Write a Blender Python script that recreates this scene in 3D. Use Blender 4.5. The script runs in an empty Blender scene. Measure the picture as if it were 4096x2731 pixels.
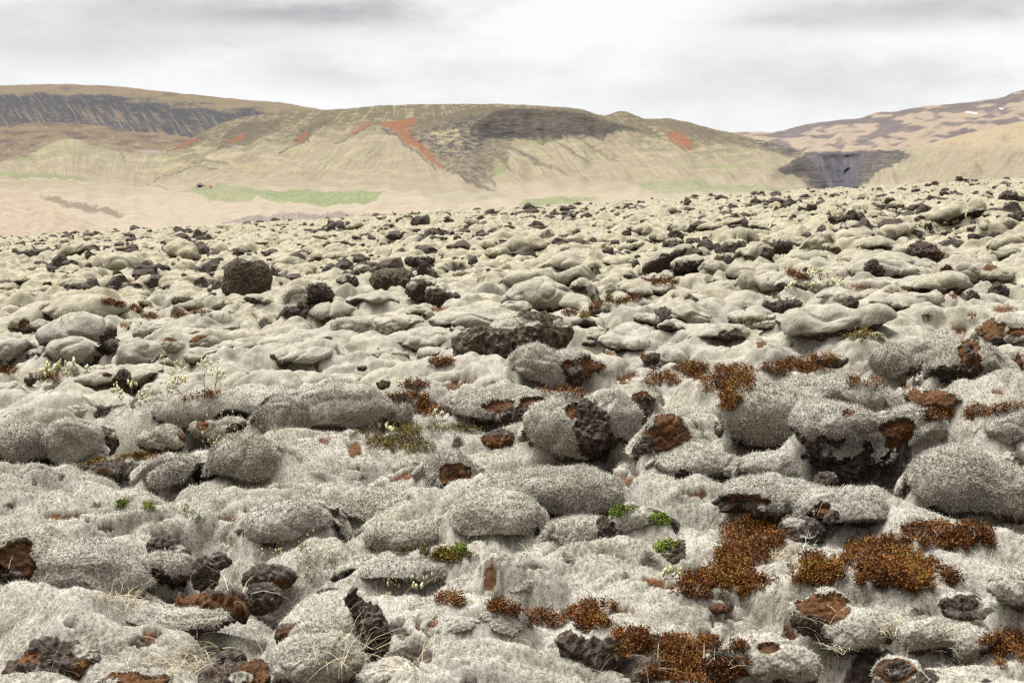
import bpy, math, numpy as np, random
R = math.radians
rng = np.random.RandomState(7)
random.seed(7)
S = bpy.context.scene
COL = S.collection
F32 = np.float32

# ---------------------------------------------------------------- noise
_G3 = rng.normal(size=(256, 3)); _G3 /= np.linalg.norm(_G3, axis=1)[:, None]; _G3 = (_G3 * 1.5).astype(F32)
_a = rng.rand(256) * 2 * np.pi
_G2 = (np.stack([np.cos(_a), np.sin(_a)], 1) * 1.45).astype(F32)

def _h(ix, iy, iz, seed):
    h = (ix.astype(np.uint32) * np.uint32(374761393) + iy.astype(np.uint32) * np.uint32(668265263)
         + np.uint32((seed * 974711 + 12345) & 0xffffffff))
    if iz is not None:
        h = h + iz.astype(np.uint32) * np.uint32(2246822519)
    h = (h ^ (h >> np.uint32(13))) * np.uint32(1274126177)
    return h ^ (h >> np.uint32(16))

def chunked(fn, *arrs, n=400000):
    N = len(arrs[0])
    if N <= n:
        return fn(*arrs)
    return np.concatenate([fn(*[a[i:i + n] for a in arrs]) for i in range(0, N, n)])

def noise2(x, y, seed=0):
    def f(x, y):
        x = x.astype(F32); y = y.astype(F32)
        fx = np.floor(x); fy = np.floor(y)
        ix = fx.astype(np.int32); iy = fy.astype(np.int32)
        x = x - fx; y = y - fy
        u = x * x * x * (x * (x * 6 - 15) + 10); v = y * y * y * (y * (y * 6 - 15) + 10)
        def g(dx, dy):
            k = _h(ix + dx, iy + dy, None, seed) & np.uint32(255)
            gg = _G2[k]
            return gg[:, 0] * (x - dx) + gg[:, 1] * (y - dy)
        a = g(0, 0); b = g(1, 0); c = g(0, 1); d = g(1, 1)
        a = a + u * (b - a); c = c + u * (d - c)
        return a + v * (c - a)
    return chunked(f, np.asarray(x), np.asarray(y))

def noise3(p, freq=1.0, seed=0):
    def f(p):
        q = (p * freq).astype(F32)
        fl = np.floor(q); i = fl.astype(np.int32); q = q - fl
        w = q * q * q * (q * (q * 6 - 15) + 10)
        def g(dx, dy, dz):
            k = _h(i[:, 0] + dx, i[:, 1] + dy, i[:, 2] + dz, seed) & np.uint32(255)
            gg = _G3[k]
            return gg[:, 0] * (q[:, 0] - dx) + gg[:, 1] * (q[:, 1] - dy) + gg[:, 2] * (q[:, 2] - dz)
        r = 0
        for dz in (0, 1):
            a = g(0, 0, dz); b = g(1, 0, dz); c = g(0, 1, dz); d = g(1, 1, dz)
            a = a + w[:, 0] * (b - a); c = c + w[:, 0] * (d - c)
            s = a + w[:, 1] * (c - a)
            r = s if dz == 0 else r + w[:, 2] * (s - r)
        return r
    return chunked(f, np.asarray(p))

def rnd(ix, iy, seed):
    return (_h(ix, iy, None, seed) & np.uint32(65535)).astype(F32) / 65535.0

def domes(x, y, cell, seed, rmin=0.42, rmax=0.78, keep=1.0, p=0.55):
    """pillow-like domes: highest of the 3x3 neighbouring cells' domes, 0..1"""
    def f(x, y):
        X = x / cell; Y = y / cell
        cx = np.floor(X).astype(np.int32); cy = np.floor(Y).astype(np.int32)
        best = np.zeros(len(x), F32)
        for dx in (-1, 0, 1):
            for dy in (-1, 0, 1):
                ix = cx + dx; iy = cy + dy
                r1 = rnd(ix, iy, seed); r2 = rnd(ix, iy, seed + 1); r3 = rnd(ix, iy, seed + 2)
                r4 = rnd(ix, iy, seed + 3); r5 = rnd(ix, iy, seed + 4)
                ddx = X - (ix + .5 + (r1 - .5) * .9); ddy = Y - (iy + .5 + (r2 - .5) * .9)
                rad = rmin + (rmax - rmin) * r3
                an = r4 * 3.1416; ca = np.cos(an); sa = np.sin(an)
                e = .65 + .5 * r5
                qx = (ddx * ca + ddy * sa) / rad; qy = (-ddx * sa + ddy * ca) / (rad * e)
                q = 1 - (qx * qx + qy * qy)
                hh = np.where(r5 < keep, .45 + .55 * r3 * r1 + .2 * r4, 0)
                best = np.maximum(best, hh * np.maximum(q, 0) ** p)
        return best
    return chunked(f, np.asarray(x, F32), np.asarray(y, F32))

def sstep(a, b, x):
    t = np.clip((x - a) / (b - a), 0, 1)
    return t * t * (3 - 2 * t)

# ---------------------------------------------------------------- camera geometry (pixels of the 4096-wide photo)
FPX = 5689.0; CXP = 2048.0; CYP = 1365.5; HOR = 672.0; CAMH = 3.0
TH = math.atan((CYP - HOR) / FPX)
cT, sT = math.cos(TH), math.sin(TH)
SX, SY = 0.0574, -0.0209

def ray(px, py):
    x = (px - CXP) / FPX; y = -(py - CYP) / FPX
    return np.array([x, cT + y * sT, -sT + y * cT])        # unit depth along the view axis

def project(P):
    dx = P[:, 0]; dy = P[:, 1]; dz = P[:, 2] - CAMH
    dep = dy * cT - dz * sT
    up = dy * sT + dz * cT
    dep = np.maximum(dep, .01)
    return CXP + FPX * dx / dep, CYP - FPX * up / dep, dep

def base_h(x, y):
    x = np.asarray(x, F32); y = np.asarray(y, F32)
    d = np.sqrt(x * x + y * y)
    h = SX * x + SY * y
    h = h + noise2(x / 7, y / 7, 1) * .13 * sstep(6, 14, d)
    h = h + noise2(x / 23, y / 23, 2) * (.45 * sstep(30, 120, d))
    return h

def unproj(px, py):
    r = ray(px, py)
    den = r[2] - SX * r[0] - SY * r[1]
    t = -CAMH / den if den < -1e-5 else 400.0
    for _ in range(12):
        x, y = r[0] * t, r[1] * t
        e = (CAMH + r[2] * t) - float(base_h(np.array([x]), np.array([y]))[0])
        t = t - .8 * e / min(den, -.004)
        t = min(max(t, 3), 430)
    return np.array([r[0] * t, r[1] * t, CAMH + r[2] * t]), t

# crops of the photo used while measuring: origin and scale
CROP = dict(P=(0, 0, 1), A=(0, 1000, 2.296), B=(1024, 1000, 2.296), C=(2048, 1000, 2.296), D=(3072, 1000, 2.296),
            E=(0, 1600, 2.296), F=(1024, 1600, 2.296), G=(2048, 1600, 1.3115), H=(3072, 1600, 1.3115),
            I=(0, 1700, 1.5207), J=(1300, 1700, 1.5207), K=(2600, 1600, 1.3864), U=(2600, 700, 1.5682))

def cv(c, b):
    ox, oy, s = CROP[c]
    return (ox + b[0] / s, oy + b[1] / s, ox + b[2] / s, oy + b[3] / s) + tuple(b[4:])

# ---------------------------------------------------------------- materials
def new_mat(name):
    m = bpy.data.materials.new(name); m.use_nodes = True
    nt = m.node_tree
    return m, nt, nt.nodes['Principled BSDF']

class NG:
    def __init__(s, nt): s.nt = nt; s.tc = nt.nodes.new('ShaderNodeTexCoord')
    def n(s, t): return s.nt.nodes.new(t)
    def l(s, a, b): s.nt.links.new(a, b)
    def noise(s, scale, detail=3, rough=.6, vec=None, stretch=None):
        t = s.n('ShaderNodeTexNoise'); t.inputs['Scale'].default_value = scale
        t.inputs['Detail'].default_value = detail; t.inputs['Roughness'].default_value = rough
        v = vec or s.pos()
        if stretch:
            mp = s.n('ShaderNodeMapping'); mp.inputs['Scale'].default_value = stretch; s.l(v, mp.inputs[0]); v = mp.outputs[0]
        s.l(v, t.inputs['Vector'])
        return t.outputs['Fac']
    def pos(s):
        if not hasattr(s, '_p'): s._p = s.n('ShaderNodeNewGeometry').outputs['Position']
        return s._p
    def ramp(s, fac, stops):
        r = s.n('ShaderNodeValToRGB'); e = r.color_ramp.elements
        while len(e) < len(stops): e.new(.5)
        for el, (p, c) in zip(e, stops):
            el.position = p; el.color = tuple(c) + (1,) if len(c) == 3 else c
        s.l(fac, r.inputs[0]); return r.outputs[0]
    def mr(s, v, a, b, c=0, d=1):
        m = s.n('ShaderNodeMapRange'); s.l(v, m.inputs[0])
        for i, q in enumerate((a, b, c, d)): m.inputs[i + 1].default_value = q
        return m.outputs[0]
    def mix(s, fac, a, b, mode='MIX'):
        m = s.n('ShaderNodeMix'); m.data_type = 'RGBA'; m.blend_type = mode
        for sock, v in ((m.inputs[0], fac), (m.inputs[6], a), (m.inputs[7], b)):
            if hasattr(v, 'links'): s.l(v, sock)
            elif isinstance(v, (int, float)): sock.default_value = v
            else: sock.default_value = tuple(v) + (1,)
        return m.outputs[2]
    def math(s, op, a, b=None, c=None):
        m = s.n('ShaderNodeMath'); m.operation = op
        for i, v in enumerate((a, b, c)):
            if v is None: continue
            if hasattr(v, 'links'): s.l(v, m.inputs[i])
            else: m.inputs[i].default_value = v
        return m.outputs[0]
    def attr(s, name, out='Fac'):
        a = s.n('ShaderNodeAttribute'); a.attribute_name = name; return a.outputs[out]

PALE_N = (.270, .247, .212); PALE_C = (.285, .248, .168); OLIVE = (.036, .032, .012)

def moss_color(g):
    tip = g.attr('tip')
    fine = g.noise(120, 2, .7); mid = g.noise(30, 3, .65)
    t = g.math('ADD', g.math('MULTIPLY', fine, .95), g.math('MULTIPLY', mid, .40))
    t = g.math('ADD', t, g.math('MULTIPLY', tip, .30))            # ~.65 +- ; tips of the moss are white, its depths olive
    big = g.noise(.55, 3, .6); big2 = g.noise(2.3, 3, .6)
    t = g.math('ADD', t, g.math('MULTIPLY', g.math('SUBTRACT', big2, .5), .50))
    sep = g.n('ShaderNodeSeparateXYZ'); g.l(g.pos(), sep.inputs[0])
    far = g.mr(sep.outputs[1], 12, 70)
    cream = g.math('ADD', g.math('MULTIPLY', far, .75), g.math('MULTIPLY', g.math('SUBTRACT', big, .45), 1.3))
    cl = g.n('ShaderNodeClamp'); g.l(cream, cl.inputs[0])
    pale = g.mix(cl.outputs[0], PALE_N, PALE_C)
    k = g.mr(t, .36, .86)
    return g.mix(k, OLIVE, pale), t

def dead_color(g):
    n = g.noise(30, 4, .7); n2 = g.noise(4, 3, .6)
    a = g.ramp(n, [(.3, (0.0115, 0.0065, 0.0036)), (.48, (0.0576, 0.0238, 0.0079)), (.7, (0.1296, 0.0612, 0.0216))])
    return g.mix(g.mr(n2, .4, .7, 0, .6), a, (0.0324, 0.0202, 0.0144))

def lava_color(g):
    n = g.noise(22, 5, .72); n2 = g.noise(3.2, 4, .65)
    a = g.ramp(n, [(.30, (.009, .007, .005)), (.46, (.030, .022, .017)), (.58, (.068, .054, .044)), (.72, (.17, .148, .126))])
    return g.mix(g.mr(n2, .5, .75, 0, .55), a, (.065, .038, .022))

def finish(g, bs, col, bumpsrc=None, dist=.02, strength=.8, rough=.95):
    g.l(col, bs.inputs['Base Color']) if hasattr(col, 'links') else None
    bs.inputs['Roughness'].default_value = rough
    bs.inputs['Specular IOR Level'].default_value = .12
    if bumpsrc is not None:
        b = g.n('ShaderNodeBump'); b.inputs['Strength'].default_value = strength; b.inputs['Distance'].default_value = dist
        g.l(bumpsrc, b.inputs['Height']); g.l(b.outputs[0], bs.inputs['Normal'])

MAT = {}
m, nt, bs = new_mat('woolly_moss'); g = NG(nt); c, t = moss_color(g); finish(g, bs, c, t, .004, .7); MAT['moss'] = m
m, nt, bs = new_mat('dead_moss'); g = NG(nt); finish(g, bs, dead_color(g), g.noise(40, 4, .7), .008, .8); MAT['dead'] = m
m, nt, bs = new_mat('lava'); g = NG(nt); finish(g, bs, lava_color(g), g.noise(18, 5, .75), .025, .9); MAT['lava'] = m
# speckled lichen lava of the two big bare blocks
m, nt, bs = new_mat('lichen_lava'); g = NG(nt)
n = g.noise(12, 5, .75); n2 = g.noise(5.5, 3, .6)
cc = g.ramp(n, [(.32, (.010, .007, .005)), (.46, (.034, .025, .017)), (.57, (.07, .053, .036)), (.66, (.20, .172, .138)), (.8, (.32, .28, .23))])
cc = g.mix(g.mr(n2, .52, .70, 0, .65), cc, (.06, .045, .018))
finish(g, bs, cc, g.noise(14, 5, .75), .035, 1.0); MAT['lichen'] = m
# the ground: moss with torn patches of dead moss and bare lava by mask; the lava colour also paints shade into gaps
m, nt, bs = new_mat('lava_field_ground'); g = NG(nt); c, t = moss_color(g)
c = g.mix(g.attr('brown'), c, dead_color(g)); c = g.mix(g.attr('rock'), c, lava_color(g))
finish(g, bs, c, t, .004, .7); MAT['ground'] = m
# hills: colour of the cover (grass, scree, rock, fields) from an attribute, broken up by noise
def hill_mat(name, sc):
    m, nt, bs = new_mat(name); g = NG(nt)
    c = g.attr('cover', 'Color')
    n = g.noise(sc, 5, .7); n2 = g.noise(sc * 6, 3, .7)
    k = g.mr(g.math('ADD', g.math('MULTIPLY', n, .6), g.math('MULTIPLY', n2, .4)), .3, .7, .78, 1.2)
    mm = g.n('ShaderNodeVectorMath'); mm.operation = 'SCALE'; g.l(c, mm.inputs[0]); g.l(k, mm.inputs[3])
    finish(g, bs, mm.outputs[0], n, 4.0, .35, 1.0)
    return m
MAT['hill'] = hill_mat('hillside', .03)
MAT['mount'] = hill_mat('mountainside', .012)
def leaf_mat(name, stops):
    m, nt, bs = new_mat(name); g = NG(nt)
    finish(g, bs, g.ramp(g.attr('tint'), stops), rough=.7)
    return m
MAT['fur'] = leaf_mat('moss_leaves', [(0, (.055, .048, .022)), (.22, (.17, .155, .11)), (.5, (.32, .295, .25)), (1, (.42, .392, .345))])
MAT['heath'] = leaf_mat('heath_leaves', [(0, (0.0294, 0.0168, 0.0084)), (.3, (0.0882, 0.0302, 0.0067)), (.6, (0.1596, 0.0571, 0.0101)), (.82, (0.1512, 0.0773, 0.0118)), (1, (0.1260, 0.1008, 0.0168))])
MAT['heath_olive'] = leaf_mat('olive_heath_leaves', [(0, (0.0252, 0.0202, 0.0067)), (.35, (0.0840, 0.0546, 0.0084)), (.65, (0.1260, 0.0882, 0.0118)), (1, (0.1428, 0.1260, 0.0210))])
MAT['orange_moss'] = leaf_mat('orange_moss', [(0, (0.0840, 0.0420, 0.0105)), (.5, (0.2660, 0.1400, 0.0280)), (1, (0.3500, 0.2520, 0.0700))])
MAT['green_moss'] = leaf_mat('green_moss', [(0, (0.0420, 0.0630, 0.0084)), (.5, (0.1120, 0.1470, 0.0175)), (1, (0.2100, 0.2380, 0.0420))])
MAT['grass'] = leaf_mat('dry_grass', [(0, (0.1750, 0.1260, 0.0630)), (.5, (0.3500, 0.2800, 0.1680)), (1, (0.4760, 0.4200, 0.3080))])
MAT['twig'] = leaf_mat('willow_bark', [(0, (0.0490, 0.0245, 0.0154)), (1, (0.1400, 0.0770, 0.0490))])
MAT['dead_twig'] = leaf_mat('bleached_wood', [(0, (0.2450, 0.2240, 0.2030)), (1, (0.4900, 0.4760, 0.4410))])
MAT['catkin'] = leaf_mat('catkin', [(0, (0.2660, 0.2520, 0.0980)), (.5, (0.4200, 0.4060, 0.2100)), (1, (0.5250, 0.5040, 0.3640))])
def plain(name, col, rough=.8):
    m, nt, bs = new_mat(name); g = NG(nt)
    n = g.noise(2.5, 4, .6)
    finish(g, bs, g.mix(g.mr(n, .35, .7, 0, .35), col, tuple(q * .6 for q in col)), rough=rough)
    return m
MAT['barn_wall'] = plain('barn_wall', (.62, .60, .57)); MAT['barn_roof'] = plain('rusty_barn_roof', (.36, .12, .08)); MAT['barn_door'] = plain('barn_opening', (.02, .025, .05))

# ---------------------------------------------------------------- mesh helpers
def make_mesh(name, V, Fq, mat, attrs=None, smooth=True, nv=4):
    me = bpy.data.meshes.new(name)
    V = np.ascontiguousarray(V, F32); Fq = np.ascontiguousarray(Fq, np.int32)
    me.vertices.add(len(V)); me.vertices.foreach_set('co', V.ravel())
    me.loops.add(Fq.size); me.loops.foreach_set('vertex_index', Fq.ravel())
    me.polygons.add(len(Fq)); me.polygons.foreach_set('loop_start', np.arange(0, Fq.size, Fq.shape[1], dtype=np.int32))
    me.polygons.foreach_set('use_smooth', np.full(len(Fq), smooth, bool))
    for k, a in (attrs or {}).items():
        if a.ndim == 2:
            at = me.attributes.new(k, 'FLOAT_COLOR', 'POINT')
            at.data.foreach_set('color', np.concatenate([a, np.ones((len(a), 1))], 1).astype(F32).ravel())
        else:
            at = me.attributes.new(k, 'FLOAT', 'POINT'); at.data.foreach_set('value', a.astype(F32))
    me.update(calc_edges=True)
    if mat: me.materials.append(mat)
    return me

def link(name, me, parent=None, loc=(0, 0, 0)):
    o = bpy.data.objects.new(name, me); COL.objects.link(o); o.location = loc
    if parent is not None: o.parent = parent
    return o

def tag(o, label=None, cat=None, group=None, kind=None):
    for k, v in (('label', label), ('category', cat), ('group', group), ('kind', kind)):
        if v: o[k] = v
    return o

def grid_faces(nr, nc):
    i = np.arange(nr * nc).reshape(nr, nc)
    return np.stack([i[:-1, :-1], i[:-1, 1:], i[1:, 1:], i[1:, :-1]], -1).reshape(-1, 4)

def ico(level):
    import bmesh
    bm = bmesh.new(); bmesh.ops.create_icosphere(bm, subdivisions=level, radius=1)
    V = np.array([v.co[:] for v in bm.verts], F32); Fc = np.array([[v.index for v in f.verts] for f in bm.faces], np.int32)
    bm.free(); return V, Fc
ICO3 = ico(3); ICO2 = ico(2); ICO1 = ico(1)

def ell_q(px, py, boxes):
    q = np.full(len(px), 99., F32)
    for b in boxes:
        cx, cy, rx, ry = (b[0] + b[2]) / 2, (b[1] + b[3]) / 2, (b[2] - b[0]) / 2, (b[3] - b[1]) / 2
        dx = px - cx; dy = py - cy
        if len(b) > 4:
            a = R(b[4]); dx, dy = dx * math.cos(a) + dy * math.sin(a), -dx * math.sin(a) + dy * math.cos(a)
        q = np.minimum(q, (dx / rx) ** 2 + (dy / ry) ** 2)
    return q

# blob: a smooth union of ellipsoids (voxel remesh of the lobes, smoothed and subdivided), as vertex and quad arrays
def blob(lobes, edge, smooth_it=4, vox=26):
    Vs, Fs = [], []; off = 0
    for c, M in lobes:
        V = ICO3[0] @ M.T + c
        Vs.append(V); Fs.append(ICO3[1] + off); off += len(V)
    V = np.concatenate(Vs); Fc = np.concatenate(Fs)
    size = (V.max(0) - V.min(0)).max()
    me = make_mesh('tmp', V, Fc, None)
    ob = bpy.data.objects.new('tmp', me); COL.objects.link(ob)
    mod = ob.modifiers.new('r', 'REMESH'); mod.mode = 'VOXEL'; vs = size / vox; mod.voxel_size = vs; mod.use_smooth_shade = True
    sm = ob.modifiers.new('s', 'SMOOTH'); sm.iterations = smooth_it; sm.factor = .5
    lv = int(np.clip(math.ceil(math.log2(max(vs / edge, 1.01))), 1, 5))
    sb = ob.modifiers.new('d', 'SUBSURF'); sb.levels = lv; sb.render_levels = lv
    dg = bpy.context.evaluated_depsgraph_get(); ev = ob.evaluated_get(dg); em = ev.to_mesh()
    n = len(em.vertices); P = np.empty(n * 3, F32); em.vertices.foreach_get('co', P); P = P.reshape(-1, 3)
    N = np.empty(n * 3, F32); em.vertex_normals.foreach_get('vector', N); N = N.reshape(-1, 3)
    L = np.empty(len(em.loops), np.int32); em.loops.foreach_get('vertex_index', L)
    L = L.reshape(-1, 4)
    ev.to_mesh_clear(); bpy.data.objects.remove(ob); bpy.data.meshes.remove(me)
    return P, N, L, size

def submesh(P, L, sel, attrs):
    Fs = L[sel]; u, inv = np.unique(Fs, return_inverse=True)
    return P[u], inv.reshape(Fs.shape), {k: a[u] for k, a in attrs.items()}

def moss_displace(P, N, size, edge, seed, lump=1.0):
    """hummocky draping, then the woolly nap; returns new points and the nap height (0..1, tips high)"""
    h = noise3(P, 2.0 / size, seed) * size * .11 * lump + noise3(P, 4.6 / size, seed + 1) * size * .045 * lump
    h = h - np.maximum(0, .16 - np.abs(noise3(P, 2.6 / size, seed + 6))) * size * .16 * lump
    h = h + noise3(P, 3.2, seed + 2) * .030 + noise3(P, 9, seed + 3) * .011
    a = noise3(P, 24, seed + 4); b = noise3(P, 60, seed + 5)
    ka = float(np.clip(.03 / edge, 0, 1)); kb = float(np.clip(.012 / edge, 0, 1))
    h = h + a * .006 * ka + b * .006 * kb
    return P + N * h[:, None], np.clip(.25 * a * ka + .75 * b * kb, -1, 1)

def facet(P, seed, n=16, lo=.50, hi=.92):
    """knock flat faces off a rock"""
    r = np.random.RandomState(seed); c = (P.max(0) + P.min(0)) / 2; Q = P - c
    for _ in range(n):
        d = r.randn(3); d /= np.linalg.norm(d); s = Q @ d; m = s.max() * (lo + (hi - lo) * r.rand())
        Q = Q - np.maximum(s - m, 0)[:, None] * d * .92
    return Q + c

def rock_displace(P, N, size, seed, amp=1.0):
    r1 = noise3(P, 1.8 / size, seed); r2 = 1 - 2 * np.abs(noise3(P, 3.6 / size, seed + 1)); r3 = 1 - 2 * np.abs(noise3(P, 8.5 / size, seed + 2))
    r4 = noise3(P, 19 / size, seed + 3); r5 = noise3(P, 42 / size, seed + 4)
    h = (r1 * .13 + r2 * .085 + r3 * .055 + r4 * .035 + r5 * .018) * size * amp
    return P + N * h[:, None]

EDGEPX = 5.0        # mesh edge in photo pixels (the photo is 4x the render)
HERO = []           # pixel boxes already taken
ITEMS = []
TROUGHS = []    # hollows under the front of the boulders
BANKS = []      # where moss banks up against the backs of the boulders

def lobes_from_boxes(boxes, base_y, bk=.75):
    """boxes: projected outlines (photo pixels). They stand on the ground where the lowest of them meets it."""
    xs = [(b[0] + b[2]) / 2 for b in boxes]
    ymax = max(b[3] for b in boxes); low = max(boxes, key=lambda b: b[3])
    by = base_y if base_y else ymax - .04 * (low[3] - low[1])
    g0, d0 = unproj((low[0] + low[2]) / 2, by)
    out = []
    for b in boxes:
        cx, cy, rx, ry = (b[0] + b[2]) / 2, (b[1] + b[3]) / 2, (b[2] - b[0]) / 2, (b[3] - b[1]) / 2
        rot = b[4] if len(b) > 4 else 0
        _, dl = unproj(cx, min(by, b[3])); push = b[5] if len(b) > 5 else 0
        a0 = rx * d0 / FPX
        d = d0 + np.clip(.5 * (dl - d0), 0, 1.2 * a0)
        a = rx * d / FPX; hw = ry * d / FPX
        phi = math.atan2(CAMH - g0[2], d)
        sp = max(math.sin(phi), .02)
        bb = min(bk * a, .8 * hw / sp, 2.6 * hw + .1)
        bb = max(bb, .35 * a)
        cc = math.sqrt(max(hw * hw - (bb * sp) ** 2, (.45 * hw) ** 2)) / math.cos(phi)
        k = (d + .6 * bb + push) / d
        d = d + .6 * bb + push
        a *= k; cc *= k
        r = ray(cx, cy); c = np.array([r[0] * d, r[1] * d, CAMH + r[2] * d])
        M = np.diag([a, bb, cc])
        if rot:
            t = R(rot); Rm = np.array([[math.cos(t), 0, -math.sin(t)], [0, 1, 0], [math.sin(t), 0, math.cos(t)]]).T
            Rm = np.array([[math.cos(t), 0, math.sin(t)], [0, 1, 0], [-math.sin(t), 0, math.cos(t)]])
            M = Rm @ M
        az = math.atan2(r[0], r[1]); Rz = np.array([[math.cos(az), math.sin(az), 0], [-math.sin(az), math.cos(az), 0], [0, 0, 1]])
        out.append((c, Rz @ M))
    return out, d0, g0

def split_build(name, P, L, lab, attrs, origin, label, cat, group=None, mats=('moss', 'dead', 'lava'), parts=('moss_cover', 'dead_moss', 'bare_lava')):
    """lab per face: 0 moss, 1 dead moss, 2 bare lava. One mesh when only one kind shows, else an Empty with a part for each."""
    P = P - origin
    kinds = [k for k in (0, 1, 2) if (lab == k).sum() > 12]
    if len(kinds) == 1:
        V, Fc, at = submesh(P, L, lab == kinds[0], attrs)
        o = link(name, make_mesh(name, V, Fc, MAT[mats[kinds[0]]], at), None, origin)
    else:
        o = bpy.data.objects.new(name, None); COL.objects.link(o); o.location = origin; o.empty_display_size = .2
        lab = np.where(np.isin(lab, kinds), lab, kinds[0])
        for k in kinds:
            V, Fc, at = submesh(P, L, lab == k, attrs)
            link(parts[k], make_mesh(parts[k], V, Fc, MAT[mats[k]], at), o)
    return tag(o, label, cat, group)

_seed = [100]
def bank(lobes, g0, f=.72):
    for c, M in lobes:
        a, b, cc = (float(np.linalg.norm(M[:, k])) for k in range(3))
        zg = float(base_h(np.array([c[0]]), np.array([c[1]]))[0])
        H = min(.82 * (c[2] + cc - zg), .35 + .40 * a)
        if H > .04: BANKS.append((float(c[0]), float(c[1]), a, b, H))
        if c[2] - cc < zg + .12: TROUGHS.append((float(c[0]), float(c[1]), a, b, min(.60, .26 * min(a, 1.4) + .30 * cc) * (.35 + .9 * rng.rand())))
SPECS = []; FUR = []
def rs_choice(n, k, seed): return np.random.RandomState(seed).choice(n, k, replace=False)
def fur_arrays(P, N, d, seed):
    """the nap of the woolly moss: short pale-tipped leaves standing off the surface"""
    r = np.random.RandomState(seed); n = len(P)
    t = r.randn(n, 3); dr = N + .75 * t + np.array([0, 0, .15]); dr /= np.linalg.norm(dr, axis=1)[:, None]
    L = (.014 + .022 * r.rand(n)) * np.clip(d / 11, .8, 1.5)
    s = np.cross(dr, r.randn(n, 3)); s /= np.linalg.norm(s, axis=1)[:, None] + 1e-6; s *= (.0028 * np.clip(d / 10, .8, 1.8))[:, None] if hasattr(d, '__len__') else .0028 * np.clip(d / 10, .8, 1.8)
    B = P - N * .004 + r.randn(n, 3) * .004
    V = np.stack([B - s, B + s, B + dr * L[:, None]], 1).reshape(-1, 3)
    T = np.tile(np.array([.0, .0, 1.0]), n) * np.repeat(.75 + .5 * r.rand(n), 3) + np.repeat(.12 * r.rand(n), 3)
    return V, np.arange(3 * n).reshape(-1, 3), np.clip(T, 0, 1)
def boulder(c, boxes, label, rock=(), brown=(), base=None, bk=.75, lump=1.0, under=True, vox=26, smooth_it=4):
    """measure first: where it stands and how the ground meets it"""
    boxes = [cv(c, b) for b in boxes]; rock = [cv(c, b) for b in rock]; brown = [cv(c, b) for b in brown]
    if base: base = CROP[c][1] + base / CROP[c][2]
    lobes, d0, g0 = lobes_from_boxes(boxes, base, bk)
    HERO.extend(boxes); bank(lobes, g0)
    _seed[0] += 13
    SPECS.append((lobes, d0, g0, label, rock, brown, lump, under, vox, smooth_it, _seed[0]))

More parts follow.
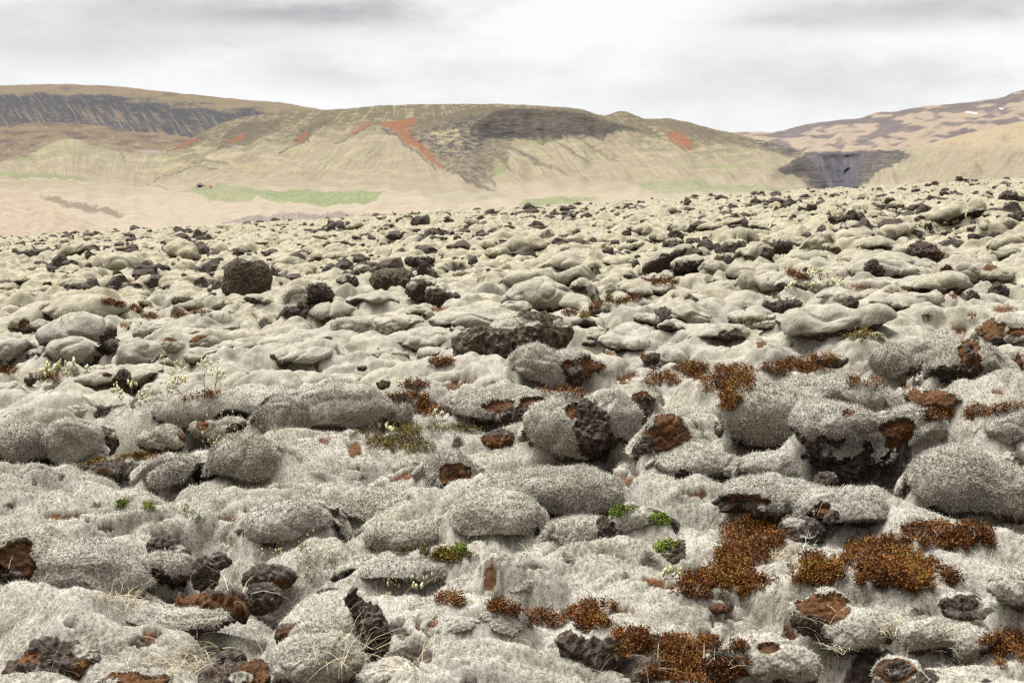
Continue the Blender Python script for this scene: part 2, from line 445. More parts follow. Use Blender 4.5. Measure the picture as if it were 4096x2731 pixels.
def build_boulder(lobes, d0, g0, label, rock, brown, lump, under, vox, smooth_it, sd):
    """a moss-covered lump of lava"""
    edge = EDGEPX * d0 / FPX
    # smaller swellings on every lobe, so that no boulder is a plain egg
    rs = np.random.RandomState(sd); main = list(lobes)
    for c0, M in main:
        for k in range(4):
            v = rs.randn(3); v[2] = abs(v[2]) * .5 - .15; v[1] = -abs(v[1]); v /= np.linalg.norm(v); f = .42 + .25 * rs.rand()
            lobes.append((c0 + M @ (v * (1.06 - f) * lump ** .5), M * f))
    P, N, L, size = blob(lobes, edge, smooth_it, vox)
    lobes = main
    P, tip = moss_displace(P, N, size, edge, sd, lump)
    # the moss blanket runs on from the boulder to the ground at its sides and back; in front it hangs free
    gh = ground_h(P[:, 0], P[:, 1], False)[0]
    w = float(np.clip(.60 * np.linalg.norm(lobes[0][1][:, 2]), .10, .55)); tt = P[:, 2] - gh
    f = np.clip(1 - tt / w, 0, 1) ** 1.8
    vd = P[:, :2] / np.linalg.norm(P[:, :2], axis=1)[:, None]
    fl_ = sstep(-1.0, .25, (N[:, :2] * vd).sum(1) + .7 * noise3(P, 1.6 / size, sd + 31))
    P[:, :2] += N[:, :2] * (f * fl_ * w * .8)[:, None]
    # and below the free-hanging front the lava is hollowed out
    Ht = max(float(np.percentile(tt, 98)), .05); bb = float(np.linalg.norm(lobes[0][1][:, 1]))
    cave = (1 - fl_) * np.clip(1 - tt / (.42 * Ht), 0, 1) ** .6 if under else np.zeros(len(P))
    P[:, :2] += vd * (cave * min(.85 * bb, 1.1))[:, None]
    px, py, dep = project(P)
    view = P - np.array([0, 0, CAMH], F32); view /= np.linalg.norm(view, axis=1)[:, None]
    facing = -(N * view).sum(1)
    jag = noise3(P, 2.2 / max(size * .5, .3), sd + 7) * .9 + noise3(P, 7.0, sd + 8) * .55 + noise3(P, 20, sd + 9) * .35
    lab = np.zeros(len(P), np.int8)
    if brown: lab[(ell_q(px, py, brown) + jag < 1) & (facing > -.1)] = 1
    if rock: lab[(ell_q(px, py, rock) + jag < 1) & (facing > -.1)] = 2
    if under: lab[(N[:, 2] + jag * .35 < -.66) | (cave + .25 * jag > .45)] = 2  # undersides and hollowed fronts go lava-dark, which also paints in their shade
    rr = rock_displace(np.zeros_like(P) + P, N, min(size, 1.2) * .6, sd + 20) - P
    m2 = (lab == 2)[:, None]; m1 = (lab == 1)[:, None]
    P = P + np.where(m2, rr * .9 - N * min(.05, size * .03), 0) - np.where(m1, N * (min(.05, size * .035) + noise3(P, 18, sd + 40) * .012)[:, None], 0)
    Fl = lab[L]; fl = np.where((Fl == 2).sum(1) >= 2, 2, np.where((Fl == 1).sum(1) >= 2, 1, 0))
    o = np.array([lobes[0][0][0], lobes[0][0][1], min(l[0][2] for l in lobes)])
    if d0 < 24:
        keep = np.nonzero((lab == 0) & (tt > -.02) & (facing > -.35))[0]
        area = len(keep) * (edge * 1.1) ** 2; nb = int(min(len(keep), 1500 * area * min(1, (13 / d0) ** 1.5)))
        FUR.append((label, P[keep][rs_choice(len(keep), nb, sd)], N[keep][rs_choice(len(keep), nb, sd)], d0, o))
    ob = split_build('mossy_boulder', P, L, fl, dict(tip=tip), o, label, 'boulder', 'moss-covered boulders of the lava field')
    ITEMS.append(ob)
    if d0 < 24:
        lb, Pf, Nf, df, of = FUR.pop()
        if ob.type == 'MESH':           # the boulder is one mesh so far: give it a root and make the cover a part
            root = bpy.data.objects.new('mossy_boulder', None); COL.objects.link(root); root.location = ob.location
            tag(root, label, 'boulder', ob.get('group'))
            for k in ('label', 'category', 'group'):
                if k in ob: del ob[k]
            ob.name = 'moss_cover'; ob.parent = root; ob.location = (0, 0, 0); ITEMS[-1] = root; ob = root
        V, Fc, T = fur_arrays(Pf, Nf, df, sd)
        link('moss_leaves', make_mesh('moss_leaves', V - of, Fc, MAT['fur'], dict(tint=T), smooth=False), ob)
    return ob

ROCKS = []
def rock(c, boxes, label, base=None, mat='lava', bk=.8, amp=1.0, moss=(), name='lava_rock', cap=0.0, vox=22, smooth_it=2, group='bare dark lava rocks', brown=()):
    """bare lava, with moss where the photo shows it still sitting on the rock"""
    boxes = [cv(c, b) for b in boxes]; moss = [cv(c, b) for b in moss]; brown = [cv(c, b) for b in brown]
    if base: base = CROP[c][1] + base / CROP[c][2]
    lobes, d0, g0 = lobes_from_boxes(boxes, base, bk)
    HERO.extend(boxes)
    if c in 'ABCDU' and mat == 'lava' and not cap: cap = .16
    _seed[0] += 13
    ROCKS.append((lobes, d0, label, mat, amp, moss, brown, name, cap, vox, smooth_it, group, _seed[0]))

def build_rock(lobes, d0, label, mat, amp, moss, brown, name, cap, vox, smooth_it, group, sd):
    edge = EDGEPX * d0 / FPX
    P, N, L, size = blob(lobes, edge, smooth_it, vox)
    P = rock_displace(facet(P, sd + 3, 11, .70, 1.0) if len(lobes) == 1 and mat == 'lava' else P, N, size * .8, sd, amp * .9)
    px, py, dep = project(P)
    jag = noise3(P, 3.0 / max(size * .5, .3), sd + 7) * .5 + noise3(P, 9.0, sd + 8) * .3 + noise3(P, 28, sd + 9) * .2
    lab = np.full(len(P), 2, np.int8)
    if brown: lab[ell_q(px, py, brown) + jag < 1] = 1
    if moss: lab[(ell_q(px, py, moss) + jag < 1)] = 0
    if cap: lab[(N[:, 2] + jag * .5 > 1 - cap)] = 0
    tip = noise3(P, 55, sd + 5) * .8
    Fl = lab[L]; fl = np.where((Fl == 0).sum(1) >= 2, 0, np.where((Fl == 1).sum(1) >= 2, 1, 2))
    o = np.array([lobes[0][0][0], lobes[0][0][1], min(l[0][2] for l in lobes)])
    ob = split_build(name, P, L, fl, dict(tip=tip), o, label, 'rock', group, mats=('moss', 'dead', mat))
    ITEMS.append(ob)
    return ob




# ================================================================ the moss-covered boulders the photo shows one by one
B_ = boulder
B_('A', [(360, 610, 1060, 930), (430, 770, 930, 1120), (880, 820, 1150, 1075)], 'largest three-humped mossy boulder on the left side, with a tall black lava window', rock=[(905, 720, 1080, 950)])
B_('A', [(-150, 800, 300, 1090)], 'round mossy boulder cut off by the left picture edge, above red heath')
B_('A', [(1070, 840, 1500, 1105), (1410, 925, 1590, 1120)], 'mossy boulder with a small round knob on its lower corner, beside the three-humped one')
B_('A', [(1700, 890, 2310, 1060)], 'long loaf-shaped mossy boulder lying below the dark notch with brown moss')
B_('A', [(1690, 615, 2270, 800)], 'smooth whale-backed mossy boulder just above the dark notch with brown moss', bk=.6)
B_('A', [(1330, 640, 1700, 805)], 'mossy boulder with a dark hollow under its right shoulder, near two little moss balls', rock=[(1510, 700, 1660, 800)])
B_('A', [(1215, 712, 1362, 832)], 'small white moss ball, lower one of two by the big three-humped boulder')
B_('A', [(1180, 640, 1280, 700), (1190, 680, 1265, 770)], 'small upright moss-capped knob with a dark neck, behind the white moss ball', rock=[(1180, 690, 1270, 770)])
B_('A', [(1425, 800, 1730, 965)], 'mossy boulder left of the dark notch, trimmed with brown moss along its top', brown=[(1470, 795, 1720, 840)])
B_('A', [(1735, 775, 2040, 935)], 'mossy boulder right of the dark notch, split by a brown diagonal strip', brown=[(1700, 740, 1960, 830, -25)])
B_('A', [(210, 430, 1230, 690)], 'very long low mossy hump with a thin red heath streak across its back', bk=.5, lump=.7)
B_('A', [(65, 620, 300, 760), (240, 630, 480, 770)], 'low mossy boulder with a rusty brown cleft, behind the big three-humped one', brown=[(185, 640, 285, 720)])
B_('A', [(650, 1070, 1560, 1270)], 'wide flat mossy boulder with a small rusty outcrop in its front', brown=[(950, 1130, 1030, 1165), (1040, 1150, 1200, 1240)], rock=[(1060, 1100, 1200, 1200)], bk=.55, lump=.7)
B_('A', [(-90, 1220, 225, 1410)], 'mossy boulder with a black cave mouth, cut off by the left edge of the picture', rock=[(20, 1290, 200, 1380)])
B_('A', [(460, 1290, 720, 1405)], 'small oval moss cushion shadowed beneath, alone on the pale flat moss', rock=[(500, 1350, 640, 1400)])
B_('A', [(290, 330, 530, 420), (300, 395, 410, 460)], 'distant pair of stacked moss lumps with a deep black gap beneath', rock=[(300, 380, 540, 450)])
B_('A', [(540, 270, 740, 350)], 'distant dark-sided moss lump next to the stacked pair')
B_('A', [(2060, 455, 2160, 520)], 'little mossy lump at the foot of the tall lichen block')
B_('A', [(1920, 830, 2400, 960)], 'low mossy swell behind the long loaf-shaped boulder', bk=.6)
B_('A', [(-60, 1370, 220, 1470)], 'small mossy lump edged with rust brown at the left edge of the picture', brown=[(20, 1395, 250, 1470)])
B_('B', [(228, 310, 500, 550, 0, -.2), (235, 480, 490, 735, 0, .15), (440, 315, 680, 500)], 'mushroom-shaped boulder, a yellowish moss ball perched on a black lava stem', rock=[(225, 500, 500, 760), (450, 300, 700, 500)], brown=[(480, 320, 640, 430)], under=True)
B_('B', [(470, 480, 960, 705), (800, 370, 1290, 560)], 'broad two-humped mossy boulder leaning against the mushroom-shaped one')
B_('B', [(1065, 585, 1535, 765)], 'smooth moss pillow resting on a brown lava rock, like a bread roll')
B_('B', [(1360, 508, 1630, 640), (1530, 560, 1640, 740)], 'arched mossy boulder curling over a dark hollow, behind the bread-roll pillow', rock=[(1430, 580, 1570, 720)])
B_('B', [(1560, 530, 2480, 770)], 'long smooth mossy ridge lying behind the big bare ridge-shaped lava block', bk=.45)
B_('B', [(680, 600, 1090, 870)], 'sloping mossy flank left of the bread-roll pillow, dark along its foot')
B_('B', [(20, 750, 990, 960)], 'wide whitish mossy hump behind the one with a small dark mouth', bk=.5)
B_('B', [(110, 862, 740, 1110)], 'whitish mossy boulder with a small dark mouth at its left end', rock=[(105, 960, 185, 1060)])
B_('B', [(1250, 745, 1840, 960)], 'pale mossy boulder between the bread-roll pillow and the bare ridge-shaped block')
B_('B', [(1060, 900, 1400, 1020)], 'small pale moss cushion in front of the brown rock under the bread-roll pillow')
B_('B', [(1490, 890, 1860, 1010)], 'small moss cushion with a dark side, left of the bare ridge-shaped block')
B_('B', [(-950, 1230, 560, 1640), (150, 1165, 1310, 1720)], 'great flat-topped mossy hummock reaching across the middle left, dark under its right end', bk=.5, lump=.6)
B_('B', [(-60, 1350, 560, 1760)], 'low mossy shoulder in front of the great flat-topped hummock', bk=.5)
B_('B', [(885, 130, 1060, 225)], 'distant oval moss lump with a black shadow, behind the brown crag')
B_('B', [(120, 65, 475, 165)], 'distant long moss lump with a black base, just right of the tall lichen block')
B_('B', [(450, 235, 770, 350)], 'mossy boulder right behind the mushroom-shaped one')
B_('B', [(20, 365, 220, 470)], 'small moss cushion right of the tall lichen block')
B_('B', [(1215, 1425, 1440, 1620)], 'small mossy lump wedged between the great flat-topped hummock and red heath')
B_('C', [(280, 30, 800, 275)], 'rounded mossy boulder behind the moss ball with a dark chin', rock=[(690, 160, 800, 260)])
B_('C', [(400, 145, 720, 345), (520, 250, 810, 480)], 'moss ball with a dark chin, perched at the top of a long mossy slope', rock=[(500, 320, 720, 500)])
B_('C', [(-60, 255, 590, 600)], 'long mossy slope below the perched moss ball, black under its foot', bk=.6)
B_('C', [(-110, 460, 175, 620)], 'small mossy knob at the lower end of the long mossy slope')
B_('C', [(-80, 150, 400, 420)], 'mossy rise behind the long mossy slope', bk=.6)
B_('C', [(840, 290, 985, 440)], 'dark-sided moss lump just right of the perched moss ball')
B_('C', [(1450, 38, 1780, 240)], 'mossy boulder with a hooked prow over a black lava face', rock=[(1455, 110, 1750, 260)])
B_('C', [(1730, 95, 1960, 245)], 'moss cushion touching the back of the boulder with the hooked prow')
B_('C', [(1560, 220, 1880, 335)], 'pale mossy boulder with a small black mouth, below the hooked prow', rock=[(1565, 280, 1620, 335)])
B_('C', [(1940, 130, 2440, 305)], 'smooth mossy boulder behind the double-lobed dome')
B_('C', [(2055, 200, 2240, 425), (2180, 200, 2560, 420)], 'double-lobed mossy dome beside scattered white catkins')
B_('C', [(920, 300, 1510, 420)], 'low wide mossy swell above the diagonal heath streak', bk=.5)
B_('C', [(1710, 310, 2070, 455)], 'low mossy boulder with a brown slot along its front', brown=[(1715, 380, 1970, 455)], rock=[(1740, 380, 1900, 450)])
B_('C', [(1280, 500, 1860, 730)], 'mossy mound with two black holes, carrying a crumbling lava crest', rock=[(1330, 520, 1475, 630), (1390, 610, 1560, 695)])
B_('C', [(1660, 680, 2210, 930)], 'frosty mossy boulder with a dark rust-floored cave facing right', rock=[(1860, 740, 2150, 890)], brown=[(1870, 830, 2080, 905)])
B_('C', [(650, 728, 1000, 850)], 'small frosty boulder with grey rock showing on its crown', rock=[(840, 735, 990, 790)])
B_('C', [(-30, 860, 560, 1320), (350, 880, 870, 1250)], 'big woolly boulder with a large rust-brown patch, in front of the bare ridge-shaped block', brown=[(450, 940, 850, 1270)], rock=[(530, 1000, 650, 1240)])
B_('C', [(1990, 540, 2440, 700)], 'low moss cushion with an olive heath fringe, near a black jagged rock')
B_('P', [(1745, 1575, 2060, 1700), (1980, 1570, 2260, 1720)], 'long low boulder with grey lava teeth and brown moss in its front', rock=[(1990, 1620, 2160, 1710)], brown=[(1940, 1590, 2070, 1660), (2060, 1590, 2230, 1640), (2110, 1630, 2260, 1690)])
B_('G', [(80, -20, 560, 330), (380, -60, 680, 290)], 'woolly boulder with a big knobbly black lava face in its front', rock=[(300, 10, 530, 300), (320, 200, 640, 330)], brown=[(280, 10, 370, 110)])
B_('G', [(600, -60, 760, 180)], 'narrow mossy hump with a brown torn side, beside the knobbly lava face', brown=[(625, -50, 740, 80)], rock=[(640, -20, 740, 140)])
B_('G', [(680, 75, 935, 410)], 'rust-brown boulder stripped of its white moss, next to a smooth pillow', brown=[(650, 60, 950, 480)], rock=[(640, 200, 740, 440)])
B_('G', [(760, 240, 1230, 440)], 'smooth moss pillow with a small dark scar, in front of the rust-brown boulder', rock=[(850, 360, 920, 420)])
B_('G', [(1190, 262, 1480, 470)], 'narrow mossy hump left of the great overhanging cap')
B_('P', [(2880, 1525, 3330, 1790), (3060, 1487, 3560, 1720)], 'great smooth moss pillow behind the overhanging cap, largest of the smooth ones', lump=.6)
B_('H', [(103, 0, 640, 225, 0, -.15), (540, 20, 940, 300, 0, -.1), (150, 120, 800, 480, 0, .55)], 'great moss cap overhanging a cave of dark lava, with a hanging brown patch', rock=[(80, 215, 760, 620)], brown=[(600, 75, 795, 300), (390, 45, 460, 90)])
B_('H', [(715, 240, 1240, 640), (900, 320, 1420, 640)], 'big smooth moss dome to the right of the great overhanging cap', lump=.5)
B_('K', [(415, 425, 1010, 640), (840, 500, 1395, 785)], 'mossy bank in front of the dark cave, with a round brown hollow', brown=[(870, 560, 1050, 760), (420, 520, 690, 600)], rock=[(960, 590, 1050, 740)])
B_('D', [(1310, 755, 1960, 1200), (1500, 800, 2130, 1400)], 'huge shaggy boulder with a brown vertical gash, black underneath', brown=[(1770, 785, 1970, 1180)], rock=[(1340, 1060, 1960, 1430), (1820, 860, 1900, 1010)])
B_('D', [(2080, 925, 2440, 1250)], 'mossy boulder with a brown stripe at the right edge, beside the huge shaggy one', brown=[(2260, 960, 2360, 1220)])
B_('D', [(1985, 1260, 2460, 1450)], 'smooth low moss cushion at the right edge, under the huge shaggy boulder')
B_('D', [(1890, 610, 2460, 940)], 'mossy boulder with two brown torn faces, above the huge shaggy one', brown=[(1915, 630, 2170, 920), (2200, 690, 2360, 800)], rock=[(2040, 800, 2180, 920)])
B_('D', [(2180, 780, 2460, 930)], 'arched brown-rimmed mossy boulder at the right edge of the picture', brown=[(2200, 800, 2400, 930)])
B_('D', [(1170, 1255, 1750, 1580)], 'wide rust-brown mound bare of white moss, below the huge shaggy boulder', brown=[(1150, 1230, 1790, 1640)], lump=.7)
B_('D', [(1570, 125, 1700, 280), (1690, 110, 1960, 315)], 'woolly boulder with a brown left cheek, half buried and black beneath', brown=[(1570, 140, 1700, 250)], rock=[(1560, 200, 1690, 280)])
B_('D', [(1930, 145, 2280, 310)], 'mossy boulder rusty on its top, touching the one with a brown cheek', brown=[(1940, 125, 2100, 190)])
B_('D', [(690, 88, 1350, 295)], 'sloping mossy boulder with a dark lava plug in its middle', rock=[(880, 100, 1090, 265)], bk=.6)
B_('D', [(440, 350, 720, 495)], 'low mossy lump with a dark slot, left half of a split pair', rock=[(600, 440, 720, 495)])
B_('D', [(700, 370, 1330, 540)], 'low mossy lump, longer right half of a split pair', bk=.5)
B_('D', [(160, 25, 680, 175)], 'pale mossy swell in front of the cluster crowned by a yellow moss ball', bk=.6)
B_('D', [(630, 15, 1340, 200)], 'large mossy swell dark along its left foot, behind the sloping boulder', bk=.5)
B_('D', [(960, 870, 1560, 1260)], 'mossy shoulder joining the huge shaggy boulder from its left', bk=.7)
B_('U', [(1190, 222, 1322, 325)], 'yellowish moss ball crowning the dark rock cluster')
B_('U', [(970, 350, 1150, 505)], 'mossy flank at the lower left of the dark rock cluster')
B_('U', [(1270, 310, 1430, 400)], 'round moss lump on the right of the dark rock cluster', rock=[(1340, 350, 1420, 400)])
B_('U', [(1310, 270, 1520, 380)], 'mossy boulder behind the round lump of the dark rock cluster')
B_('U', [(1420, 305, 1660, 425)], 'smooth oval mossy boulder right of the dark rock cluster')
B_('U', [(1290, 400, 1570, 500)], 'pale mossy hump below the dark rock cluster', bk=.6)
B_('U', [(1540, 415, 1840, 550)], 'mossy boulder with a broad dark brown rock face', rock=[(1620, 420, 1800, 520)], brown=[(1720, 460, 1820, 530)])
B_('U', [(545, 425, 780, 575)], 'tall moss block between two dark crags', rock=[(690, 450, 780, 560)])
B_('U', [(2130, 345, 2460, 520)], 'large mossy mound cut by the right edge, upper of two')
B_('U', [(2150, 440, 2460, 545)], 'mossy mound cut by the right edge, lower of two')
B_('U', [(1930, 190, 2230, 285)], 'mossy ridge with a dark end high on the right', rock=[(2080, 210, 2210, 275)])
B_('U', [(1270, 165, 1440, 220)], 'distant moss lump pair capped with dark rock on the horizon side')
B_('U', [(1490, 165, 1600, 210)], 'distant flat moss cushion among dark rocks below the far edge')
B_('U', [(280, 290, 500, 360)], 'distant chain of moss lumps below the dark horizon crags', rock=[(290, 330, 430, 370)])
B_('U', [(1380, 225, 1490, 285)], 'distant round moss lump above the dark rock cluster')
B_('E', [(-200, 210, 560, 640)], 'broad mossy slope at the left edge, ending in a steep olive fold', bk=.6, lump=.7)
B_('E', [(410, 150, 940, 620)], 'tall mossy wedge with a flat olive face beside a black lava hole', lump=.7)
B_('E', [(460, 45, 850, 200)], 'low pale hump behind the tall mossy wedge', bk=.6)
B_('E', [(1050, 165, 1450, 360)], 'moss cushion right of the black lava hole')
B_('E', [(1250, 230, 1710, 470)], 'moss cushion with a dark brown slit at its right end', brown=[(1645, 220, 1740, 400)])
B_('E', [(1790, 150, 2330, 380)], 'mossy bank behind the bare twigs, with black rock showing', rock=[(2090, 210, 2340, 350)], brown=[(1800, 180, 1910, 270)], bk=.5)
B_('E', [(1285, 470, 2010, 920), (1880, 335, 2700, 935)], 'pair of great smooth moss pillows merged together, with a black hollow between them', lump=.5, bk=.6)
B_('E', [(130, 650, 560, 900)], 'mossy hollow holding a dark brown rock, near the left edge', bk=.6)
B_('E', [(-160, 690, 250, 930)], 'low mossy slope at the left edge, beside the hollow with a brown rock')
B_('P', [(-120, 2100, 330, 2420), (150, 2130, 590, 2430)], 'big mossy bank in the lower left corner with a dark brown cave', brown=[(-40, 2170, 160, 2400)], rock=[(-40, 2290, 130, 2410)], lump=.7)
B_('F', [(-100, 900, 800, 1400)], 'long tapering mossy hump running down to the dark cleft', bk=.45, lump=.7)
B_('F', [(150, 800, 1600, 1250)], 'long mossy back above the dark cleft, between the two pillows and the brown triangle', bk=.4, lump=.6)
B_('J', [(590, 150, 960, 540)], 'hooded mossy boulder with a brown triangle on its brow and a black cave', brown=[(690, 232, 880, 375)], rock=[(640, 385, 980, 640)])
B_('J', [(212, 548, 750, 800)], 'sausage-shaped moss pillow, first of three in the middle foreground', lump=.5)
B_('J', [(738, 400, 1340, 800)], 'tallest moss pillow of the three in the middle foreground', lump=.5)
B_('J', [(860, 250, 1900, 640)], 'broad mossy rise behind the three pillows of the middle foreground', bk=.5, lump=.6)
B_('J', [(1335, 540, 1820, 810)], 'moss pillow with bright green moss and a dark broken end, last of the three', rock=[(1650, 555, 1830, 770)], lump=.5)
B_('J', [(1690, 490, 2080, 790)], 'low mossy slope right of the three pillows', bk=.6)
B_('J', [(-180, 1150, 260, 1440)], 'rounded mossy mound at the foot of the upright lava fin')
B_('J', [(190, 1430, 540, 1620)], 'mossy lump at the bottom edge, in front of the upright lava fin')
B_('J', [(620, 1080, 1240, 1400)], 'low rolling mossy mound in the bottom middle with rusty scars', brown=[(900, 1320, 980, 1380), (600, 1160, 690, 1230)], bk=.6)
B_('J', [(900, 890, 1400, 1130)], 'low bright mossy swell below the three pillows', bk=.6)
B_('J', [(100, 790, 900, 1010)], 'mossy swell below the sausage-shaped pillow, with a dark dip', bk=.5)
B_('K', [(750, 1050, 1150, 1270), (970, 1150, 1375, 1385)], 'moss boulder with a rusty brown bald head, bottom right', brown=[(815, 1060, 1115, 1240)], rock=[(830, 1190, 960, 1290)])
B_('K', [(1360, 1205, 1700, 1420), (1600, 1250, 1920, 1460)], 'wide moss mound just right of the boulder with a bald brown head')
B_('K', [(1400, 1460, 1950, 1640)], 'mossy mound on the bottom edge with a small dark hollow', rock=[(1480, 1500, 1620, 1580)])
B_('K', [(1240, 1420, 1500, 1600)], 'brown-hollowed mossy rim on the bottom edge', brown=[(1245, 1430, 1480, 1560)], rock=[(1290, 1450, 1440, 1540)])
B_('K', [(1880, 930, 2180, 1160)], 'mossy slope rising to the right edge above the bottom right heath')
B_('K', [(380, 1330, 960, 1600)], 'long low mossy back at the bottom, right of the red heath carpet', bk=.5, brown=[(590, 1340, 720, 1400)])
B_('K', [(1590, 1060, 1900, 1220)], 'mossy hump with a dark scraped top, below the right-hand heath carpet', rock=[(1620, 1075, 1840, 1170)])
B_('K', [(1850, 60, 2140, 300)], 'mossy block at the right edge behind the smooth dome')
B_('I', [(1640, 1250, 2200, 1640)], 'round woolly mound in the bottom left, covered in dry grass')
B_('I', [(480, 1080, 1430, 1300)], 'frosty mossy bank in the bottom left, under a band of brown moss', bk=.5, lump=.8)
B_('I', [(620, 1480, 1040, 1640)], 'mossy rim around a brown scar on the bottom edge', brown=[(660, 1500, 1010, 1600)])
B_('I', [(700, 750, 1150, 960)], 'low mossy hump left of the grey standing stone', brown=[(880, 880, 1000, 960)])

# ================================================================ bare rocks the photo shows one by one
R_ = rock
R_('P', [(898, 1022, 1086, 1212), (893, 1080, 1080, 1215)], 'tall rounded block of lichen-speckled lava standing alone', mat='lichen', name='lichen_block', amp=.38, bk=.7, cap=.0, moss=[(960, 1015, 1060, 1045)], group='upright lichen-speckled lava blocks')
R_('P', [(1822, 1310, 2040, 1480), (1900, 1300, 2160, 1440), (2030, 1265, 2285, 1400)], 'big ridge-shaped block of bare grey-brown lava', mat='lichen', name='ridge_block', amp=.6, bk=.45, moss=[(1920, 1270, 2150, 1312), (2210, 1275, 2290, 1310)], group='upright lichen-speckled lava blocks')
R_('B', [(1060, 185, 1430, 385)], 'brown triangular crag with pale flecks', mat='lichen', amp=.8)
R_('B', [(790, 195, 900, 330), (750, 230, 930, 365)], 'jagged black crag with one moss knob, left of the brown crag', moss=[(740, 220, 830, 290)])
R_('B', [(1400, 290, 1660, 470, 25), (1560, 370, 1870, 530, 25)], 'long slanting log-like slab of black lava', bk=.5, moss=[(1385, 290, 1480, 370)])
R_('B', [(1490, 95, 1570, 240), (1400, 62, 1640, 130)], 'black T-shaped crag in the middle distance')
R_('B', [(810, 55, 885, 112)], 'small brown pyramid of rock far off, behind the jagged crag')
R_('B', [(1010, 715, 1400, 900)], 'brown lava rock under the bread-roll moss pillow', mat='lichen', amp=.8)
R_('B', [(-80, 1120, 175, 1215)], 'brown knobbly rock on the great flat-topped hummock', brown=[(-100, 1120, 10, 1215), (110, 1140, 180, 1200)])
R_('B', [(1100, 1190, 1240, 1275)], 'small grey pointed stone beside red heath')
R_('B', [(935, 915, 1080, 980)], 'flat black stone in front of the wide whitish hump')
R_('B', [(1750, 705, 1930, 815)], 'brown rock leaning between pale mound and bare ridge-shaped block', brown=[(1830, 750, 1930, 820)])
R_('B', [(1735, 905, 1800, 950)], 'tiny dark stone just left of the ridge-shaped block')
R_('B', [(920, 1060, 1010, 1110)], 'small flat dark stone in pale moss')
R_('B', [(2260, 440, 2420, 560)], 'grey rock lodged on the long smooth mossy ridge', moss=[(2250, 430, 2300, 470)])
R_('B', [(190, 215, 290, 305)], 'small black rock among moss lumps right of the tall lichen block')
R_('B', [(2160, 1150, 2400, 1320)], 'dark rock at the lower left foot of the big woolly boulder')
R_('C', [(1515, 415, 1670, 500), (1540, 450, 1740, 610)], 'crumbling grey lava crest on the mound with two holes', mat='lichen')
R_('C', [(1020, 215, 1100, 270)], 'small black rock in the mossy flat below the hooked prow')
R_('C', [(1140, 245, 1530, 330)], 'flat dark lava outcrop edged with red heath', brown=[(1200, 270, 1500, 340)], bk=.5)
R_('C', [(1180, 935, 1370, 1050)], 'brown rounded stone set in white moss', brown=[(1180, 930, 1260, 1000)])
R_('C', [(640, 835, 765, 885)], 'small brown stone behind the big woolly boulder')
R_('C', [(1220, 815, 1285, 850)], 'tiny brown stone alone on pale moss')
R_('C', [(1880, 505, 1965, 562)], 'small triangular grey stone near the mound with two holes')
R_('C', [(2120, 510, 2220, 560)], 'small brown stone on a low moss cushion')
R_('C', [(1870, 40, 2000, 150), (1920, -80, 2080, 140)], 'black pitted crag left of the tall moss block')
R_('D', [(-40, 470, 160, 575), (60, 440, 290, 570)], 'black jagged rock in the pale moss with a grass blade beside it')
R_('D', [(500, 730, 680, 850), (640, 670, 860, 830)], 'two-part black lava rock with olive heath at its foot')
R_('D', [(180, 560, 400, 630)], 'flat brown stone in a rusty patch', brown=[(90, 600, 200, 670), (380, 560, 470, 590)])
R_('D', [(1110, 795, 1310, 865)], 'flat grey rock beside the huge shaggy boulder')
R_('D', [(1450, 225, 1560, 280)], 'dark pointed stone left of the boulder with a brown cheek')
R_('D', [(1540, 260, 1690, 325)], 'flat grey stone in front of the boulder with a brown cheek')
R_('D', [(640, 365, 740, 490)], 'upright grey stone in the gap of the split mossy pair')
R_('D', [(450, 965, 760, 1060)], 'brown lava slab at the end of the big red heath carpet', brown=[(480, 990, 640, 1050)])
R_('U', [(1115, 225, 1330, 345), (1070, 320, 1330, 410)], 'dark lava core of the rock cluster crowned by a yellow moss ball')
R_('U', [(85, 400, 215, 470), (120, 345, 200, 450)], 'black spire-shaped crag in the middle distance')
R_('U', [(410, 500, 545, 575), (445, 435, 530, 540)], 'black crag left of the tall moss block, lower part')
R_('U', [(720, 405, 890, 500)], 'black crag right of the tall moss block')
R_('U', [(1460, 140, 1540, 195)], 'dark rock far off above the yellow moss ball')
R_('U', [(1480, 215, 1560, 270)], 'dark rounded rock behind the smooth oval boulder')
R_('U', [(1660, 300, 1780, 370)], 'brown rock with catkin plants beside it')
R_('U', [(1990, 185, 2060, 225)], 'small dark rock on the upper right ridge')
R_('U', [(2205, 105, 2290, 205), (2260, 130, 2400, 205)], 'large black crag near the right edge, just below the far rim')
R_('U', [(1918, 8, 1960, 54), (1940, 20, 1998, 52)], 'black block standing alone on the far rim of the lava')
R_('U', [(985, 180, 1045, 235)], 'dark tilted slab far off, left of the yellow moss ball')
R_('U', [(1005, 130, 1050, 162)], 'small dark pyramid rock far off near the rim')
R_('U', [(685, 100, 720, 132)], 'dark tooth of rock on the far rim against green fields')
R_('U', [(710, 195, 765, 240)], 'dark jagged rock far off below the green fields')
R_('U', [(1640, 85, 1700, 130)], 'dark rock near the far rim below the canyon')
R_('U', [(1990, 365, 2060, 420)], 'black pointed rock on the right slope')
R_('U', [(430, 480, 540, 560)], 'black broken rock beside the tall moss block')
R_('U', [(1060, 440, 1190, 510)], 'black rubble rock under the dark rock cluster', brown=[(1140, 455, 1200, 500)])
R_('A', [(215, 930, 440, 1065)], 'dark lava rock in the black gap under the three-humped boulder')
R_('A', [(1915, 390, 1990, 465)], 'small mossy black stone left of the tall lichen block')
R_('A', [(1590, 440, 1780, 500)], 'low brown rock with flecks, left of the tall lichen block', mat='lichen')
R_('A', [(-60, 530, 125, 605)], 'dark brown rock at the left edge behind the round boulder')
R_('A', [(400, 285, 470, 345)], 'small dark stone on top of the distant stacked moss lumps')
R_('A', [(1440, 60, 1550, 110)], 'distant black rock left of the tall lichen block')
